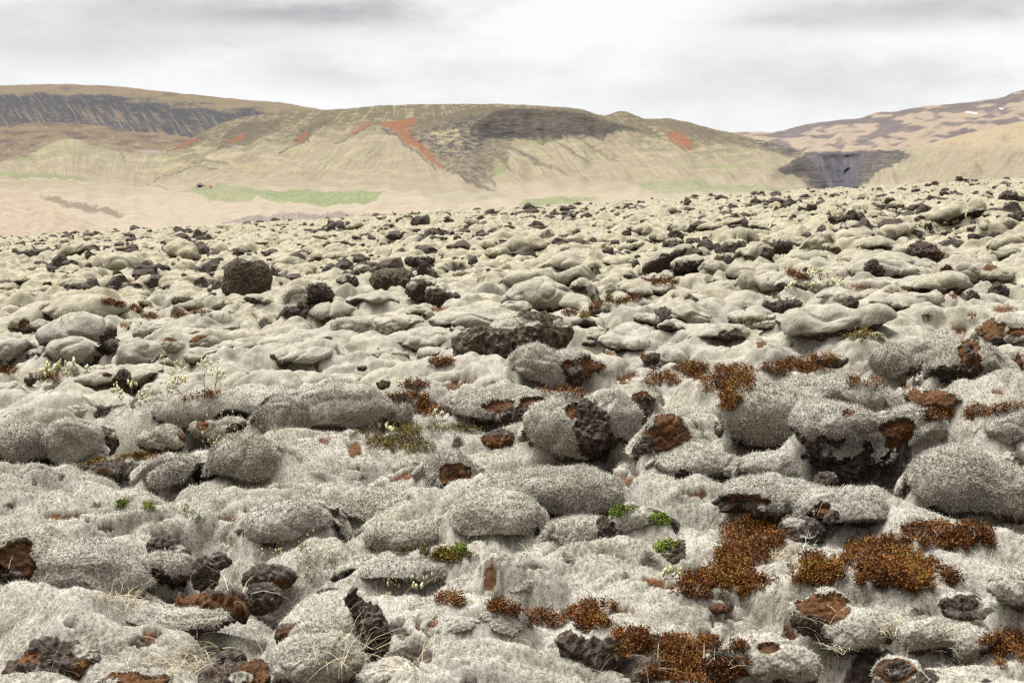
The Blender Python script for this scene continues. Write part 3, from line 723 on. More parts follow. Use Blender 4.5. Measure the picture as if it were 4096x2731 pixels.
R_('A', [(1700, 45, 1790, 100)], 'distant brown rock left of the tall lichen block')
R_('A', [(1640, 180, 1810, 285)], 'distant dark hollowed crag beside the tall lichen block', moss=[(1640, 175, 1760, 225)])
R_('A', [(450, 160, 640, 215)], 'distant arch-like black rock left of centre')
R_('A', [(210, 1165, 335, 1235)], 'black stone at the end of the red heath strip')
R_('A', [(740, 1300, 830, 1350)], 'small brown stump-like stone beside the oval moss cushion')
R_('A', [(870, 1335, 1040, 1385)], 'low dark stone in pale moss behind catkin stems')
R_('A', [(2040, 1275, 2190, 1325)], 'black sliver of rock at the end of thin red heath')
R_('A', [(2240, 1110, 2380, 1230)], 'rust-brown rock left of the knobbly stone on the hummock', brown=[(2240, 1120, 2360, 1235)])
R_('E', [(60, 100, 300, 215), (180, 60, 310, 190)], 'dark rock with moss flecks near the left edge', moss=[(40, 90, 180, 160)])
R_('E', [(300, 50, 470, 140)], 'brown-grey rock behind the dark flecked rock at the left', moss=[(290, 70, 390, 140)])
R_('E', [(790, 70, 1240, 170)], 'long dark shelf of lava with a rusty end', bk=.4, brown=[(1160, 90, 1250, 150)], moss=[(770, 60, 900, 110)])
R_('E', [(780, 270, 1100, 495)], 'black lava filling the hole beside the tall mossy wedge', moss=[(1000, 290, 1120, 350)])
R_('E', [(1000, 175, 1095, 240)], 'small black stone in a moss dip')
R_('E', [(620, 610, 800, 705), (850, 590, 1280, 705)], 'long dark rock under the orange moss strip', brown=[(620, 640, 760, 700), (860, 610, 1000, 700)], moss=[(770, 640, 870, 710)])
R_('E', [(245, 735, 420, 895)], 'dark red-brown rock in a mossy hollow near the left edge')
R_('E', [(610, 870, 980, 970)], 'flat rock coated in rust-brown moss', brown=[(600, 870, 850, 980)])
R_('E', [(-120, 1030, 300, 1140), (40, 1040, 460, 1190)], 'dark grey lava slab lying at the left edge')
R_('E', [(1380, 1260, 1610, 1400), (1560, 1330, 1750, 1490, 35)], 'dark shaggy stone on the bank of the lower left', moss=[(1600, 1330, 1700, 1420)])
R_('I', [(1165, 810, 1320, 1010), (1270, 790, 1400, 870)], 'grey-brown standing stone in the lower left')
R_('I', [(1480, 855, 1800, 990)], 'brown flat-topped rock right of the standing stone', brown=[(1620, 930, 1780, 1000)])
R_('I', [(1475, 970, 1720, 1135)], 'dark cone-shaped knobbly rock below the standing stone')
R_('I', [(970, 1030, 1560, 1190)], 'band of rust-brown rock under the standing stone', brown=[(960, 1020, 1560, 1200)], bk=.4)
R_('I', [(80, 1065, 570, 1220)], 'reddish brown rough rock in the lower left corner', brown=[(70, 1060, 560, 1180)], bk=.5)
R_('I', [(405, 1215, 660, 1305)], 'smooth dark grey stone in the lower left corner')
R_('I', [(60, 1420, 400, 1620), (250, 1340, 590, 1560), (200, 1330, 400, 1480)], 'black broken lava heap at the bottom left', brown=[(430, 1420, 580, 1560), (90, 1380, 230, 1450)], moss=[(430, 1330, 590, 1420)])
R_('I', [(1320, 1375, 1490, 1490)], 'grey-brown rock at the bottom, left of the woolly mound')
R_('I', [(1225, 1460, 1640, 1620)], 'brown rock mass on the bottom edge', brown=[(1450, 1420, 1640, 1600)], moss=[(1390, 1500, 1540, 1568)])
R_('I', [(1670, 1220, 1890, 1350)], 'small brown bare rock above the woolly mound', brown=[(1690, 1230, 1880, 1350)])
R_('J', [(-80, 1010, 110, 1150), (-60, 1080, 160, 1170)], 'dark lava lump left of the upright fin', brown=[(-20, 1080, 140, 1170)])
R_('J', [(120, 998, 240, 1130), (180, 1080, 330, 1250), (240, 1150, 380, 1430)], 'upright dark lava fin in the bottom foreground', bk=.5)
R_('J', [(370, 1380, 600, 1510)], 'dark rock leaning from the foot of the upright fin', brown=[(380, 1420, 600, 1520)])
R_('J', [(1400, 1265, 1600, 1390), (1540, 1310, 1730, 1490), (1680, 1300, 1815, 1440), (1810, 1460, 2080, 1640), (1700, 1410, 1900, 1540)], 'chain of dark knobbly lava lumps at the bottom edge', bk=.7)
R_('J', [(1260, 1430, 1510, 1590)], 'brown-grey broken rock in the bottom middle', brown=[(1280, 1430, 1510, 1500)])
R_('J', [(660, 905, 840, 1000)], 'dark rock in the dip below the sausage-shaped pillow')
R_('J', [(1840, 930, 2160, 1040)], 'dark ledge of rock with a mossy crest, at the left of the heath carpet', moss=[(1850, 860, 2000, 960)], brown=[(1880, 960, 2129, 1030)])
R_('J', [(960, 40, 1180, 145)], 'rust-brown rock on the bank above the three pillows', brown=[(920, 60, 1180, 150)])
R_('J', [(1170, 30, 1310, 130)], 'dark knob of rock above the three pillows')
R_('J', [(1260, 110, 1470, 200)], 'brown rock patch behind the broad mossy rise', brown=[(1270, 120, 1460, 190)])
R_('K', [(900, 400, 1040, 505)], 'small square dark rock standing on the bank before the cave')
R_('K', [(720, 660, 970, 815)], 'dark rock with bleached twigs in the heath carpet', moss=[(740, 655, 860, 700)])
R_('K', [(20, 790, 260, 960)], 'smooth brown-grey slab by the bright green moss')
R_('K', [(1010, 300, 1210, 450)], 'brown lava lump inside the dark cave')
R_('K', [(1140, 215, 1330, 330)], 'dark round lava lump under the great overhanging cap')
R_('K', [(1920, 300, 2130, 470)], 'dark mossy rock at the right edge behind the smooth dome', moss=[(1900, 280, 2020, 350)])
R_('K', [(330, 1130, 440, 1180)], 'small brown stone in the white moss of the bottom right', brown=[(330, 1130, 440, 1180)])
# ================================================================ the lava field itself
PITS = [cv(*q) for q in [
    ('A', (420, 960, 800, 1130)), ('A', (1650, 850, 1760, 975)), ('B', (230, 600, 480, 760)), ('B', (930, 770, 1040, 900)),
    ('C', (180, 480, 520, 620)), ('C', (1460, 180, 1760, 260)), ('D', (1500, 1080, 2060, 1440)), ('D', (2060, 1120, 2260, 1280)),
    ('H', (300, 330, 800, 640)), ('E', (1700, 650, 2400, 930)), ('F', (720, 1150, 980, 1440)), ('F', (1600, 780, 2050, 1130)),
    ('J', (1280, 640, 1420, 810)), ('J', (1500, 700, 1800, 810)), ('G', (1120, 180, 1330, 310)), ('G', (620, 180, 760, 420)),
    ('G', (340, 180, 560, 340)), ('F', (380, 130, 720, 290)), ('K', (1000, 420, 1180, 640)), ('C', (-20, 1150, 240, 1330)),
    ('A', (280, 390, 560, 470)), ('I', (0, 900, 200, 1090))]]
BROWN = [cv(*q) for q in [
    ('E', (400, 985, 820, 1060, 5)), ('E', (2010, 1015, 2170, 1075)), ('E', (1130, 850, 1220, 895)), ('E', (2230, 940, 2290, 1000)),
    ('F', (830, 570, 960, 615)), ('F', (1200, 590, 1590, 690, -10)), ('F', (1080, 720, 1180, 785)), ('F', (570, 300, 690, 360)),
    ('F', (820, 340, 960, 480)), ('F', (1820, 335, 1920, 385)), ('F', (50, 1225, 180, 1270)), ('F', (330, 1270, 440, 1310)),
    ('F', (1230, 1430, 1360, 1465)), ('G', (470, 350, 620, 430, 15)), ('G', (625, 355, 670, 395)), ('G', (1110, 480, 1343, 560, -10)),
    ('C', (930, 1110, 1150, 1210, -10)), ('C', (2240, 810, 2351, 880)), ('C', (840, 910, 970, 955, 10)), ('C', (1310, 390, 1370, 430)),
    ('C', (1440, 385, 1540, 420)), ('B', (1680, 1160, 1980, 1240, -15)), ('B', (1760, 1220, 1870, 1260)), ('B', (1600, 505, 1770, 550, -5)),
    ('B', (1660, 1350, 1890, 1480, -30)), ('D', (750, 300, 920, 340)), ('D', (1530, 350, 1720, 405)), ('D', (1660, 360, 1800, 420, -15)),
    ('D', (1370, 360, 1480, 395)), ('D', (1090, 335, 1300, 385)), ('D', (400, 1170, 530, 1215)), ('D', (1400, 305, 1510, 340)),
    ('D', (150, 155, 270, 175)), ('D', (640, 205, 710, 235)), ('D', (1650, 695, 1810, 750, -15)), ('D', (2060, 505, 2270, 565)),
    ('D', (1820, 560, 1920, 600)), ('D', (1200, 1210, 1330, 1260)), ('A', (360, 480, 500, 560, -20)), ('A', (1290, 425, 1360, 460)),
    ('A', (1370, 495, 1420, 530)), ('A', (1100, 640, 1190, 690, -15)), ('A', (1190, 1380, 1260, 1450, -40)), ('A', (890, 1070, 1030, 1100)),
    ('B', (540, 1050, 610, 1110, 35)), ('E', (540, 630, 610, 670)), ('E', (40, 1250, 160, 1310)), ('E', (190, 1220, 270, 1260)),
    ('E', (550, 1230, 600, 1260)), ('E', (830, 1190, 900, 1240)), ('J', (520, 1135, 700, 1240, 25)), ('J', (780, 1375, 900, 1420)),
    ('K', (720, 1210, 850, 1320)), ('K', (500, 1310, 640, 1360, 5)), ('K', (1250, 1540, 1400, 1580)), ('I', (860, 1180, 960, 1240)),
    ('I', (1340, 660, 1440, 700)), ('I', (1590, 655, 1680, 690)), ('I', (1780, 690, 1850, 715)), ('U', (1700, 440, 1900, 470)),
    ('U', (1690, 385, 1800, 415)), ('D', (880, 1220, 1090, 1290))]]
ROCKY = [cv(*q) for q in [
    ('E', (900, 1080, 1060, 1170)), ('E', (40, 900, 170, 950)), ('F', (400, 770, 610, 830, 10)), ('F', (880, 660, 1020, 735)),
    ('F', (1450, 540, 1510, 575)), ('E', (1640, 120, 1770, 190)), ('K', (2000, 240, 2074, 330)), ('G', (1180, 170, 1343, 260)),
    ('C', (1270, 1310, 1400, 1370)), ('C', (870, 1270, 950, 1330)), ('D', (330, 180, 520, 220)), ('D', (480, 285, 600, 325)),
    ('D', (1290, 410, 1390, 440)), ('D', (30, 400, 120, 450)), ('D', (1990, 440, 2070, 480)), ('B', (1440, 845, 1590, 915, -20)),
    ('A', (1780, 1275, 1830, 1310)), ('A', (1385, 1275, 1490, 1320)), ('I', (780, 1230, 920, 1290)), ('I', (920, 1190, 980, 1220)),
    ('I', (1190, 1175, 1240, 1210)), ('I', (1080, 1330, 1330, 1400, -5)), ('J', (350, 1160, 520, 1250, 10)), ('J', (490, 1260, 640, 1400, 35)),
    ('J', (820, 1480, 960, 1550)), ('J', (980, 1000, 1080, 1060)), ('J', (1410, 1090, 1560, 1140)), ('K', (1430, 1125, 1560, 1170)),
    ('K', (330, 1330, 460, 1370)), ('I', (900, 680, 1160, 830, 35)), ('I', (940, 830, 1150, 950, 50)), ('K', (1160, 1330, 1000, 1370))]]
SWELLS = [(cv(*q), h) for q, h in [
    (('C', (900, 640, 1700, 900)), .10), (('C', (900, 980, 2300, 1150)), .12), (('D', (0, 560, 1500, 880)), .25), (('D', (0, 820, 1300, 1000)), .15),
    (('E', (500, 640, 1400, 860)), .08), (('E', (900, 1060, 2300, 1350)), .16), (('F', (0, 1350, 1200, 1568)), .12), (('I', (0, 1250, 900, 1420)), .12),
    (('J', (600, 1220, 1300, 1568)), .16), (('K', (300, 1080, 800, 1300)), .08), (('K', (0, 460, 500, 760)), .12), (('B', (700, 990, 1900, 1180)), .18),
    (('A', (0, 1200, 1200, 1400)), .08), (('A', (1700, 1010, 2351, 1220)), .2), (('D', (1300, 400, 2351, 620)), .25), (('K', (900, 1420, 1300, 1568)), .1),
    (('D', (1000, 440, 1500, 640)), .2), (('J', (900, 1000, 1400, 1120)), .1), (('E', (0, 900, 700, 1060)), .1)]]

def px_patch(b, grow=1.0):
    """ground ellipse under a pixel box: centre, unit axis and half sizes in metres"""
    cx, cy = (b[0] + b[2]) / 2, (b[1] + b[3]) / 2
    c, d = unproj(cx, cy); rx = (b[2] - b[0]) / 2 * d / FPX
    n, _ = unproj(cx, b[3]); f, _ = unproj(cx, max(b[1], 900))
    ry = float(np.clip(np.linalg.norm(f[:2] - n[:2]) / 2, .3 * rx, 2.0 * rx))
    ax = c[:2] / np.linalg.norm(c[:2])
    return c[:2], ax, rx * grow, ry * grow

def local_q(x, y, pp):
    c, ax, rx, ry = pp
    dx = x - c[0]; dy = y - c[1]
    return ((dx * ax[1] - dy * ax[0]) / rx) ** 2 + ((dx * ax[0] + dy * ax[1]) / ry) ** 2

PP_PITS = [px_patch(b) for b in PITS]; PP_SW = [(px_patch(b), h) for b, h in SWELLS]

def ground_h(x, y, fine=True):
    x = np.asarray(x, F32); y = np.asarray(y, F32)
    d = np.sqrt(x * x + y * y)
    h = base_h(x, y)
    for pp, hh in PP_SW:
        q = local_q(x, y, pp); h = h + np.where(q < 6, hh * np.exp(-q * 1.3), 0)
    wx = x + noise2(x / 1.7, y / 1.7, 11) * .45; wy = y + noise2(x / 1.7, y / 1.7, 12) * .45
    a1 = .50 + .16 * sstep(12, 45, d); a2 = .24 + .12 * sstep(12, 40, d)
    D1 = domes(wx, wy, 2.3, 21, p=.6); D2 = domes(wx, wy, 1.0, 31, p=.6)
    D3 = domes(wx, wy, 5.2, 41, keep=.55, p=.7)
    h = h + (D1 - .42) * a1 + (D2 - .42) * a2 * (1 - .4 * D1) + (D3 - .3) * .75 * sstep(22, 80, d)
    bk = np.zeros(len(x), F32)
    for bx, by, a, b, H in BANKS:
        l = math.hypot(bx, by); ux, uy = bx / l, by / l; cx, cy = bx + ux * b * .6, by + uy * b * .6; rr = 1.7 * max(a, b)
        m = np.nonzero((np.abs(x - cx) < rr) & (np.abs(y - cy) < rr))[0]
        if not len(m): continue
        dx = x[m] - cx; dy = y[m] - cy
        q = ((dx * uy - dy * ux) / (1.5 * a)) ** 2 + ((dx * ux + dy * uy) / (1.35 * b)) ** 2
        bk[m] = np.maximum(bk[m], H * np.maximum(1 - q, 0) ** 1.15)
    h = h + bk * (1 - .5 * np.clip((h - base_h(x, y)) / .6, 0, 1))
    pit = np.zeros(len(x), F32)
    for bx, by, a, b, H in TROUGHS:
        l = math.hypot(bx, by); ux, uy = bx / l, by / l; cx, cy = bx - ux * b * .75, by - uy * b * .75; rr = 1.7 * max(a, b)
        m = np.nonzero((np.abs(x - cx) < rr) & (np.abs(y - cy) < rr))[0]
        if not len(m): continue
        dx = x[m] - cx; dy = y[m] - cy
        q = ((dx * uy - dy * ux) / (.95 * a)) ** 2 + ((dx * ux + dy * uy) / (.62 * b)) ** 2
        pit[m] = np.maximum(pit[m], H * np.exp(-q * q * 1.2))
    for pp in PP_PITS:
        q = local_q(x, y, pp); pit = np.maximum(pit, np.where(q < 5, np.exp(-q * q * .9), 0) * min(.75, .6 * pp[2] + .15))
    h = h - pit
    crev = np.clip(1 - 1.5 * np.maximum(D1, D2 * .9), 0, 1)
    lump = D1 * a1 + D2 * a2
    if fine:
        # billows: rounded folds with sharp creases between them
        b1 = np.abs(noise2(wx / 1.55, wy / 1.55, 51)); b2 = np.abs(noise2(wx / .62 + .4 * b1, wy / .62, 52)); b3 = np.abs(noise2(x / .27, y / .27, 56))
        calm = 1 - .6 * np.clip(bk / .15, 0, 1)
        h = h + ((b1 - .25) * .40 + (b2 - .25) * .16) * calm + (b3 - .25) * .05
        lump = (lump + b1 * .40 + b2 * .16) * calm
        crev = np.maximum(crev, .9 * sstep(.10, .0, b1) + .5 * sstep(.06, 0, b2))
    return h, crev, pit, lump

for sp_ in SPECS: build_boulder(*sp_)
for rk_ in ROCKS: build_rock(*rk_)

def ground_mesh():
    # rows run outwards in log steps, columns fan from a point behind the camera so that a side step stays on ground
    ys = [-60., -45, -33, -24, -17, -12, -9]
    ys = ys + list(np.arange(-8, 2.6, .25))
    while ys[-1] < 440:
        y = ys[-1]; ys.append(y + min(max(.0021 * y, .02 if y > 7.5 else .08), .30))
    ys = np.array(ys); tau = np.linspace(-.44, .44, 1500)
    Y = np.repeat(ys, len(tau)); T = np.tile(tau, len(ys))
    X = T * np.where(Y > 2, Y + 6, 8 + (2 - Y) * 6)
    h, crev, pit, lump = ground_h(X, Y)
    d = np.sqrt(X * X + Y * Y)
    f1 = noise2(X / .15, Y / .15, 53); f2 = noise2(X / .065, Y / .065, 54); f3 = noise2(X / .028, Y / .028, 55)
    k1 = np.clip(45 / d, 0, 1); k2 = np.clip(22 / d, 0, 1) ** 1.5; k3 = np.clip(12 / d, 0, 1) ** 2
    P0 = np.stack([X, Y, h], 1)
    px, py, dep = project(P0)
    kf = sstep(14, 45, d)
    def two(sx, sy, seed):      # fine near, coarser far away
        return noise2(X / (sx * .8), Y / (sy * .8), seed) * (1 - kf) + noise2(X / (sx * 2.3), Y / (sy * 2.3), seed + 100) * kf
    jag = two(.42, .42, 61) * 1.1 + two(.15, .13, 62) * .7 + f2 * .5 * k2
    near = (py > 1000) & (Y > 3)
    qb = np.full(len(X), 9., F32); qr = np.full(len(X), 9., F32)
    idx = np.nonzero(near)[0]
    qb[idx] = ell_q(px[idx], py[idx], BROWN) + jag[idx]; qr[idx] = ell_q(px[idx], py[idx], ROCKY) + jag[idx]
    # small random scars: dead moss and bare lava; in creases the lava colour also paints shade
    s1 = two(.9, .45, 63) + .45 * two(.3, .2, 64) + .25 * f1
    s2 = noise2(X / 5, Y / 5, 65)
    qb = np.minimum(qb, 1 + (.80 - .25 * s2 - s1) * 3)
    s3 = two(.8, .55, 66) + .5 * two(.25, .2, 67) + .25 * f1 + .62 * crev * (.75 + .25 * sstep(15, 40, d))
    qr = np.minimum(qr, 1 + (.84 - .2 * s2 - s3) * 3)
    brown = sstep(1.08, .92, qb); rock_shade = np.maximum(sstep(1.08, .92, qr), sstep(.09, .20, pit + .05 * jag))  # hollows under the mounds take lava colour too, painting their shade black
    rk = rock_shade * (noise2(X / .22, Y / .22, 71) * .05 + noise2(X / .09, Y / .09, 72) * .03)
    z = h + f1 * .012 * k1 + f2 * .007 * k2 + f3 * .007 * k3 - brown * (.05 - .02 * f1) - rock_shade * .035 + rk
    tip = np.clip(.2 * f1 * k1 + .25 * f2 * k2 + .7 * f3 * k3, -1, 1)
    # beyond the rim the sheet bends down towards the valley
    rim = 405 + 18 * noise2(X / 40, X * 0 + 3, 81)
    z = z - np.maximum(Y - rim, 0) * 1.1
    # folds of the heavy moss sag downhill, towards the lower ground in front
    sag = .26 * lump * np.clip(d / 10, 0, 1); X = X - X / d * sag; Y = Y - Y / d * sag
    me = make_mesh('ground', np.stack([X, Y, z], 1), grid_faces(len(ys), len(tau)), MAT['ground'], dict(tip=tip, brown=brown, rock=rock_shade))
    o = link('ground', me); tag(o, kind='structure')
    # the nap of the nearest moss
    P = np.stack([X, Y, z], 1)
    ok = np.nonzero((Y > 7.4) & (Y < 21) & (np.abs(X) < .40 * Y + .4) & (brown < .4) & (rock_shade < .4))[0]
    r = np.random.RandomState(3); w = np.clip(11 / Y[ok], 0, 1) ** 1.0 * (Y[ok] + 6) * np.maximum(.0021 * Y[ok], .02)
    pick = ok[r.rand(len(ok)) < w / w.max() * .8]
    nx = np.zeros((len(ys), len(tau), 3), F32); G = P.reshape(len(ys), len(tau), 3)
    du = np.gradient(G, axis=1); dv = np.gradient(G, axis=0); nn = np.cross(du, dv).reshape(-1, 3)[pick]; nn /= np.linalg.norm(nn, axis=1)[:, None]
    V, Fc, T = fur_arrays(P[pick], nn, Y[pick], 9)
    print('nap', len(pick))
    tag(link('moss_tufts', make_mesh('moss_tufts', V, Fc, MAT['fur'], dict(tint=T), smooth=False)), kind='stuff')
    return o
ground_mesh()

# ================================================================ mid-distance boulders and rocks: copies of a few kinds
def proto_boulder(i):
    r = np.random.RandomState(300 + i)
    n = r.randint(2, 4); lobes = []
    for k in range(n):
        a = .32 + .25 * r.rand(); M = np.diag([a * (1 + .5 * r.rand()), a, a * (.55 + .3 * r.rand())])
        t = r.rand() * 3.14; Rz = np.array([[math.cos(t), -math.sin(t), 0], [math.sin(t), math.cos(t), 0], [0, 0, 1]])
        lobes.append((np.array([(k - .5 * (n - 1)) * .48 + .1 * r.randn(), .14 * r.randn(), .10 * r.rand()]), Rz @ M))
    P, N, L, size = blob(lobes, .035, 3, 20)
    P, tip = moss_displace(P, N, size, .03, 900 + 17 * i)
    P[:, :2] *= (1 - .5 * np.clip((.06 - P[:, 2]) / .25, 0, 1) ** .7)[:, None]      # hollowed below
    jag = noise3(P, 4, 5 + i)
    lab = np.where(N[:, 2] + jag * .4 < -.30, 2, 0)  # undersides go lava-dark, which also paints in the shade below
    th = r.rand() * 6.28
    lab = np.where((N[:, 0] * math.cos(th) + N[:, 1] * math.sin(th) > .62 + .2 * (i % 3)) & (P[:, 2] < .16 + .1 * jag), 2, lab)
    m2 = (lab == 2)[:, None]
    P = P + np.where(m2, (rock_displace(P, N, .55, 40 + i) - P) - N * .03, 0)
    fl = np.where((lab[L] == 2).sum(1) >= 2, 2, 0)
    return P, L, fl, dict(tip=tip)

def proto_rock(i):
    r = np.random.RandomState(500 + i)
    lobes = [(np.array([.18 * r.randn() * k, .15 * r.randn() * k, .25 * r.rand() * k]), np.diag([.36 + .2 * r.rand(), .34, .28 + .3 * r.rand()])) for k in range(r.randint(1, 4))]
    P, N, L, size = blob(lobes, .04, 1, 16)
    P = rock_displace(facet(P, 640 + i, 12, .62, 1.0), N, size, 700 + 11 * i, .95)
    return P, L, np.full(len(L), 2), dict(tip=np.zeros(len(P)))

def clear_of_heroes(px, py, m=14):
    return all(not (b[0] - m < px < b[2] + m and b[1] - m < py < b[3] + m) for b in HERO)

def copy_tree(o):
    c = o.copy(); COL.objects.link(c)
    for ch in o.children:
        k = ch.copy(); COL.objects.link(k); k.parent = c
    return c

def scatter(protos, n, ymin, ymax, sizes, labels, name, cat, group, mats, parts, sink, tries=20000, pw=1.0, dens=None):
    made = 0; firsts = {}
    r = np.random.RandomState(hash(name) % 1000 if False else len(name) * 7)
    taken = []
    for _ in range(tries):
        if made >= n: break
        px = r.rand() * 4300 - 100; py = ymin + (ymax - ymin) * r.rand() ** pw
        rim = 949 - 235 * px / 4096
        if py < rim + 14 or not clear_of_heroes(px, py): continue
        g, d = unproj(px, py)
        if d > 395 or d < 14: continue
        if dens is not None and dens(g[0], g[1]) < r.rand(): continue
        s = (sizes[0] + (sizes[1] - sizes[0]) * r.rand() ** 2) * min(max(d / 50, .5), 1)
        spx = s * FPX / d
        if any(abs(px - a) < .55 * (spx + e) and abs(py - b) < .22 * (spx + e) for a, b, e in taken): continue
        taken.append((px, py, spx))
        i = r.randint(len(protos))
        z = float(ground_h(np.array([g[0]]), np.array([g[1]]))[0][0])
        label = next(l for lim, l in labels if d <= lim)
        if i not in firsts:
            P, L, fl, at = protos[i]
            o = split_build(name, P, L, fl, at, np.zeros(3), label, cat, group, mats, parts); firsts[i] = o
        else:
            o = copy_tree(firsts[i])
        o['label'] = label; o['group'] = group + (' nearer' if d < 60 else ' farther')
        o['group'] = label
        o.location = (g[0], g[1], z + (sink - .12 * r.rand()) * s)
        o.rotation_euler = (.25 * r.randn() if cat == 'rock' else .08 * r.randn(), .15 * r.randn(), r.rand() * 6.28)
        o.scale = (s, s, s * (.8 + .4 * r.rand()))
        made += 1
    return made

PB = [proto_boulder(i) for i in range(12)]; PR = [proto_rock(i) for i in range(12)]
n1 = scatter(PB, 270, 860, 1420, (.6, 1.9), [(34, 'one of the small moss lumps between the big boulders of the middle distance'), (75, 'one of the many moss lumps in the middle of the lava field'), (500, 'one of the countless far moss lumps near the rim of the lava field')],
        'moss_lump', 'moss lump', 'moss lumps', ('moss', 'dead', 'lava'), ('moss_cover', 'dead_moss', 'bare_lava'), .17, pw=1.5)
n2 = scatter(PR, 150, 780, 1330, (.25, .85), [(45, 'one of the small black rocks poking out of moss in the middle distance'), (110, 'one of the black rocks strewn over the middle of the lava field'), (500, 'one of the far black rocks dotting the lava field below its rim')],
        'black_rock', 'rock', 'black rocks', ('moss', 'dead', 'lava'), ('moss_cover', 'dead_moss', 'bare_lava'), .12, pw=1.6)
print('scattered', n1, n2)

# far rubble too small to count: one mesh
def rubble():
    r = np.random.RandomState(77); Vs = []; Fs = []; off = 0; k = 0
    Vb, Fb = ICO2
    n = 3600
    yy = np.exp(np.log(60) + (np.log(400) - np.log(60)) * r.rand(n * 2)); xx = (r.rand(n * 2) * 2 - 1) * .42 * (yy + 6)
    cl = noise2(xx / 14, yy / 14, 90) + .6 * noise2(xx / 4, yy / 4, 91)
    ok = np.nonzero(cl > -.05 + .5 * r.rand(n * 2) - .2)[0][:n]
    xx = xx[ok]; yy = yy[ok]; zz = ground_h(xx, yy)[0]
    for x, y, z in zip(xx, yy, zz):
        s = (.10 + .34 * r.rand() ** 3) * (1 + y / 170)
        v = Vb * (1 + .45 * noise3(Vb, 1.5, int(r.randint(9999)))[:, None] + .3 * noise3(Vb, 3.4, int(r.randint(9999)))[:, None])
        t = r.rand() * 6.28; c_, s_ = math.cos(t), math.sin(t)
        v = v * np.array([s * (.7 + .7 * r.rand()), s, s * (.5 + .7 * r.rand() ** 2)]); v = np.stack([v[:, 0] * c_ - v[:, 1] * s_, v[:, 0] * s_ + v[:, 1] * c_, v[:, 2]], 1)
        Vs.append(v + np.array([x, y, z + .05])); Fs.append(Fb + off); off += len(v)
    me = make_mesh('lava_rubble', np.concatenate(Vs), np.concatenate(Fs), MAT['lava'], smooth=False)
    tag(link('lava_rubble', me), kind='stuff')
rubble()

# ================================================================ low plants
# everything that grows is set on the surface that is really there: rays straight down onto what is built so far
bpy.context.view_layer.update()
_dg = bpy.context.evaluated_depsgraph_get()
def drop(x, y):
    ok, loc, nor, *_ = S.ray_cast(_dg, (x, y, CAMH + 6), (0, 0, -1))
    return (loc.z, nor) if ok else (float(ground_h(np.array([x]), np.array([y]))[0][0]), None)

def view_hit(px, py):
    r = ray(px, py); import mathutils
    ok, loc, nor, idx, ob, _ = S.ray_cast(_dg, (0, 0, CAMH), mathutils.Vector(r).normalized())
    if ok: return np.array(loc[:]), float(loc.y), np.array(nor[:])
    g, d = unproj(px, py); return g, d, np.array([0, 0, 1.])

def sprigs(name, c, boxes, label, mat, density=1500, leaf=.018, height=.07, cat='shrub mat', group=None, seed=1, spread=1.0, up=1.0):
    """a mat of creeping heath: many small leafy sprigs, each a few leaf blades round a stem"""
    r = np.random.RandomState(seed); boxes = [cv(c, b) for b in boxes]
    pts = []; sizes = []
    for b in boxes:
        cx, cy, rx, ry = (b[0] + b[2]) / 2, (b[1] + b[3]) / 2, (b[2] - b[0]) / 2, (b[3] - b[1]) / 2
        _, d = unproj(cx, cy)
        n = int(density * (rx / 100) * (ry / 100) * 1.4)
        a = r.rand(n) * 6.283; q = np.sqrt(r.rand(n)) * 1.08
        rot = R(b[4]) if len(b) > 4 else 0
        ex = np.cos(a) * q * rx; ey = np.sin(a) * q * ry
        X = cx + ex * math.cos(rot) - ey * math.sin(rot); Y = cy + ex * math.sin(rot) + ey * math.cos(rot)
        gaps = noise2(X / 70 + seed, Y / 34, 200 + seed) + .6 * noise2(X / 24, Y / 12, 201 + seed)
        keep = gaps > -.22 + .95 * (q ** 3 - .22)
        keep &= r.rand(n) > .75 * np.clip(q - .55, 0, 1)
        pts.append(np.stack([X, Y, q], 1)[keep])
    pts = np.concatenate(pts)
    V = []; Fq = []; T = []
    base = None; off = 0; roots = []
    for X, Y, q in pts:
        loc, d, nor = view_hit(X, Y)
        if nor[2] < .15: continue
        roots.append((loc, d, nor, q))
    if not roots: return
    med = float(np.median([q[1] for q in roots]))
    roots = [q for q in roots if abs(q[1] - med) < .35 * med]
    med = np.median([q[1] for q in roots])
    RL = np.array([q[0] for q in roots]); tones = noise2(RL[:, 0] / .35, RL[:, 1] / .35, 210 + seed)
    for (loc, d, nor, qq), nz in zip(roots, tones):
        s = (1.15 - .55 * qq * qq) * (.65 + .7 * r.rand())
        hgt = height * s; tw = r.rand(); k = 7
        tilt = nor * .6 + np.array([0, 0, .8]) + r.randn(3) * .35; tilt /= np.linalg.norm(tilt)
        tone = float(np.clip(.5 + .5 * nz + .18 * r.randn(), 0, 1))
        for j in range(k):
            p = loc + tilt * hgt * (.15 + .85 * j / (k - 1)) + r.randn(3) * leaf * .7
            a = r.randn(3); a /= np.linalg.norm(a); a = a * .8 + tilt * .5 * up; a /= np.linalg.norm(a)
            w = np.cross(a, r.randn(3)); w /= np.linalg.norm(w) + 1e-6
            L = leaf * (1 + .8 * r.rand()); W = leaf * .45
            V += [p - w * W * .4, p + a * L * .5 - w * W, p + a * L, p + a * L * .5 + w * W]
            Fq.append([off, off + 1, off + 2, off + 3]); off += 4
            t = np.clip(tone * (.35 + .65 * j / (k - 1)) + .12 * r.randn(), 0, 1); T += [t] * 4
    V = np.array(V); o0 = V.mean(0); o0[2] = V[:, 2].min()
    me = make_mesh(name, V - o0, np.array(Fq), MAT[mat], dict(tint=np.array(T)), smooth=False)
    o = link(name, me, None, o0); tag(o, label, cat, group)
    return o

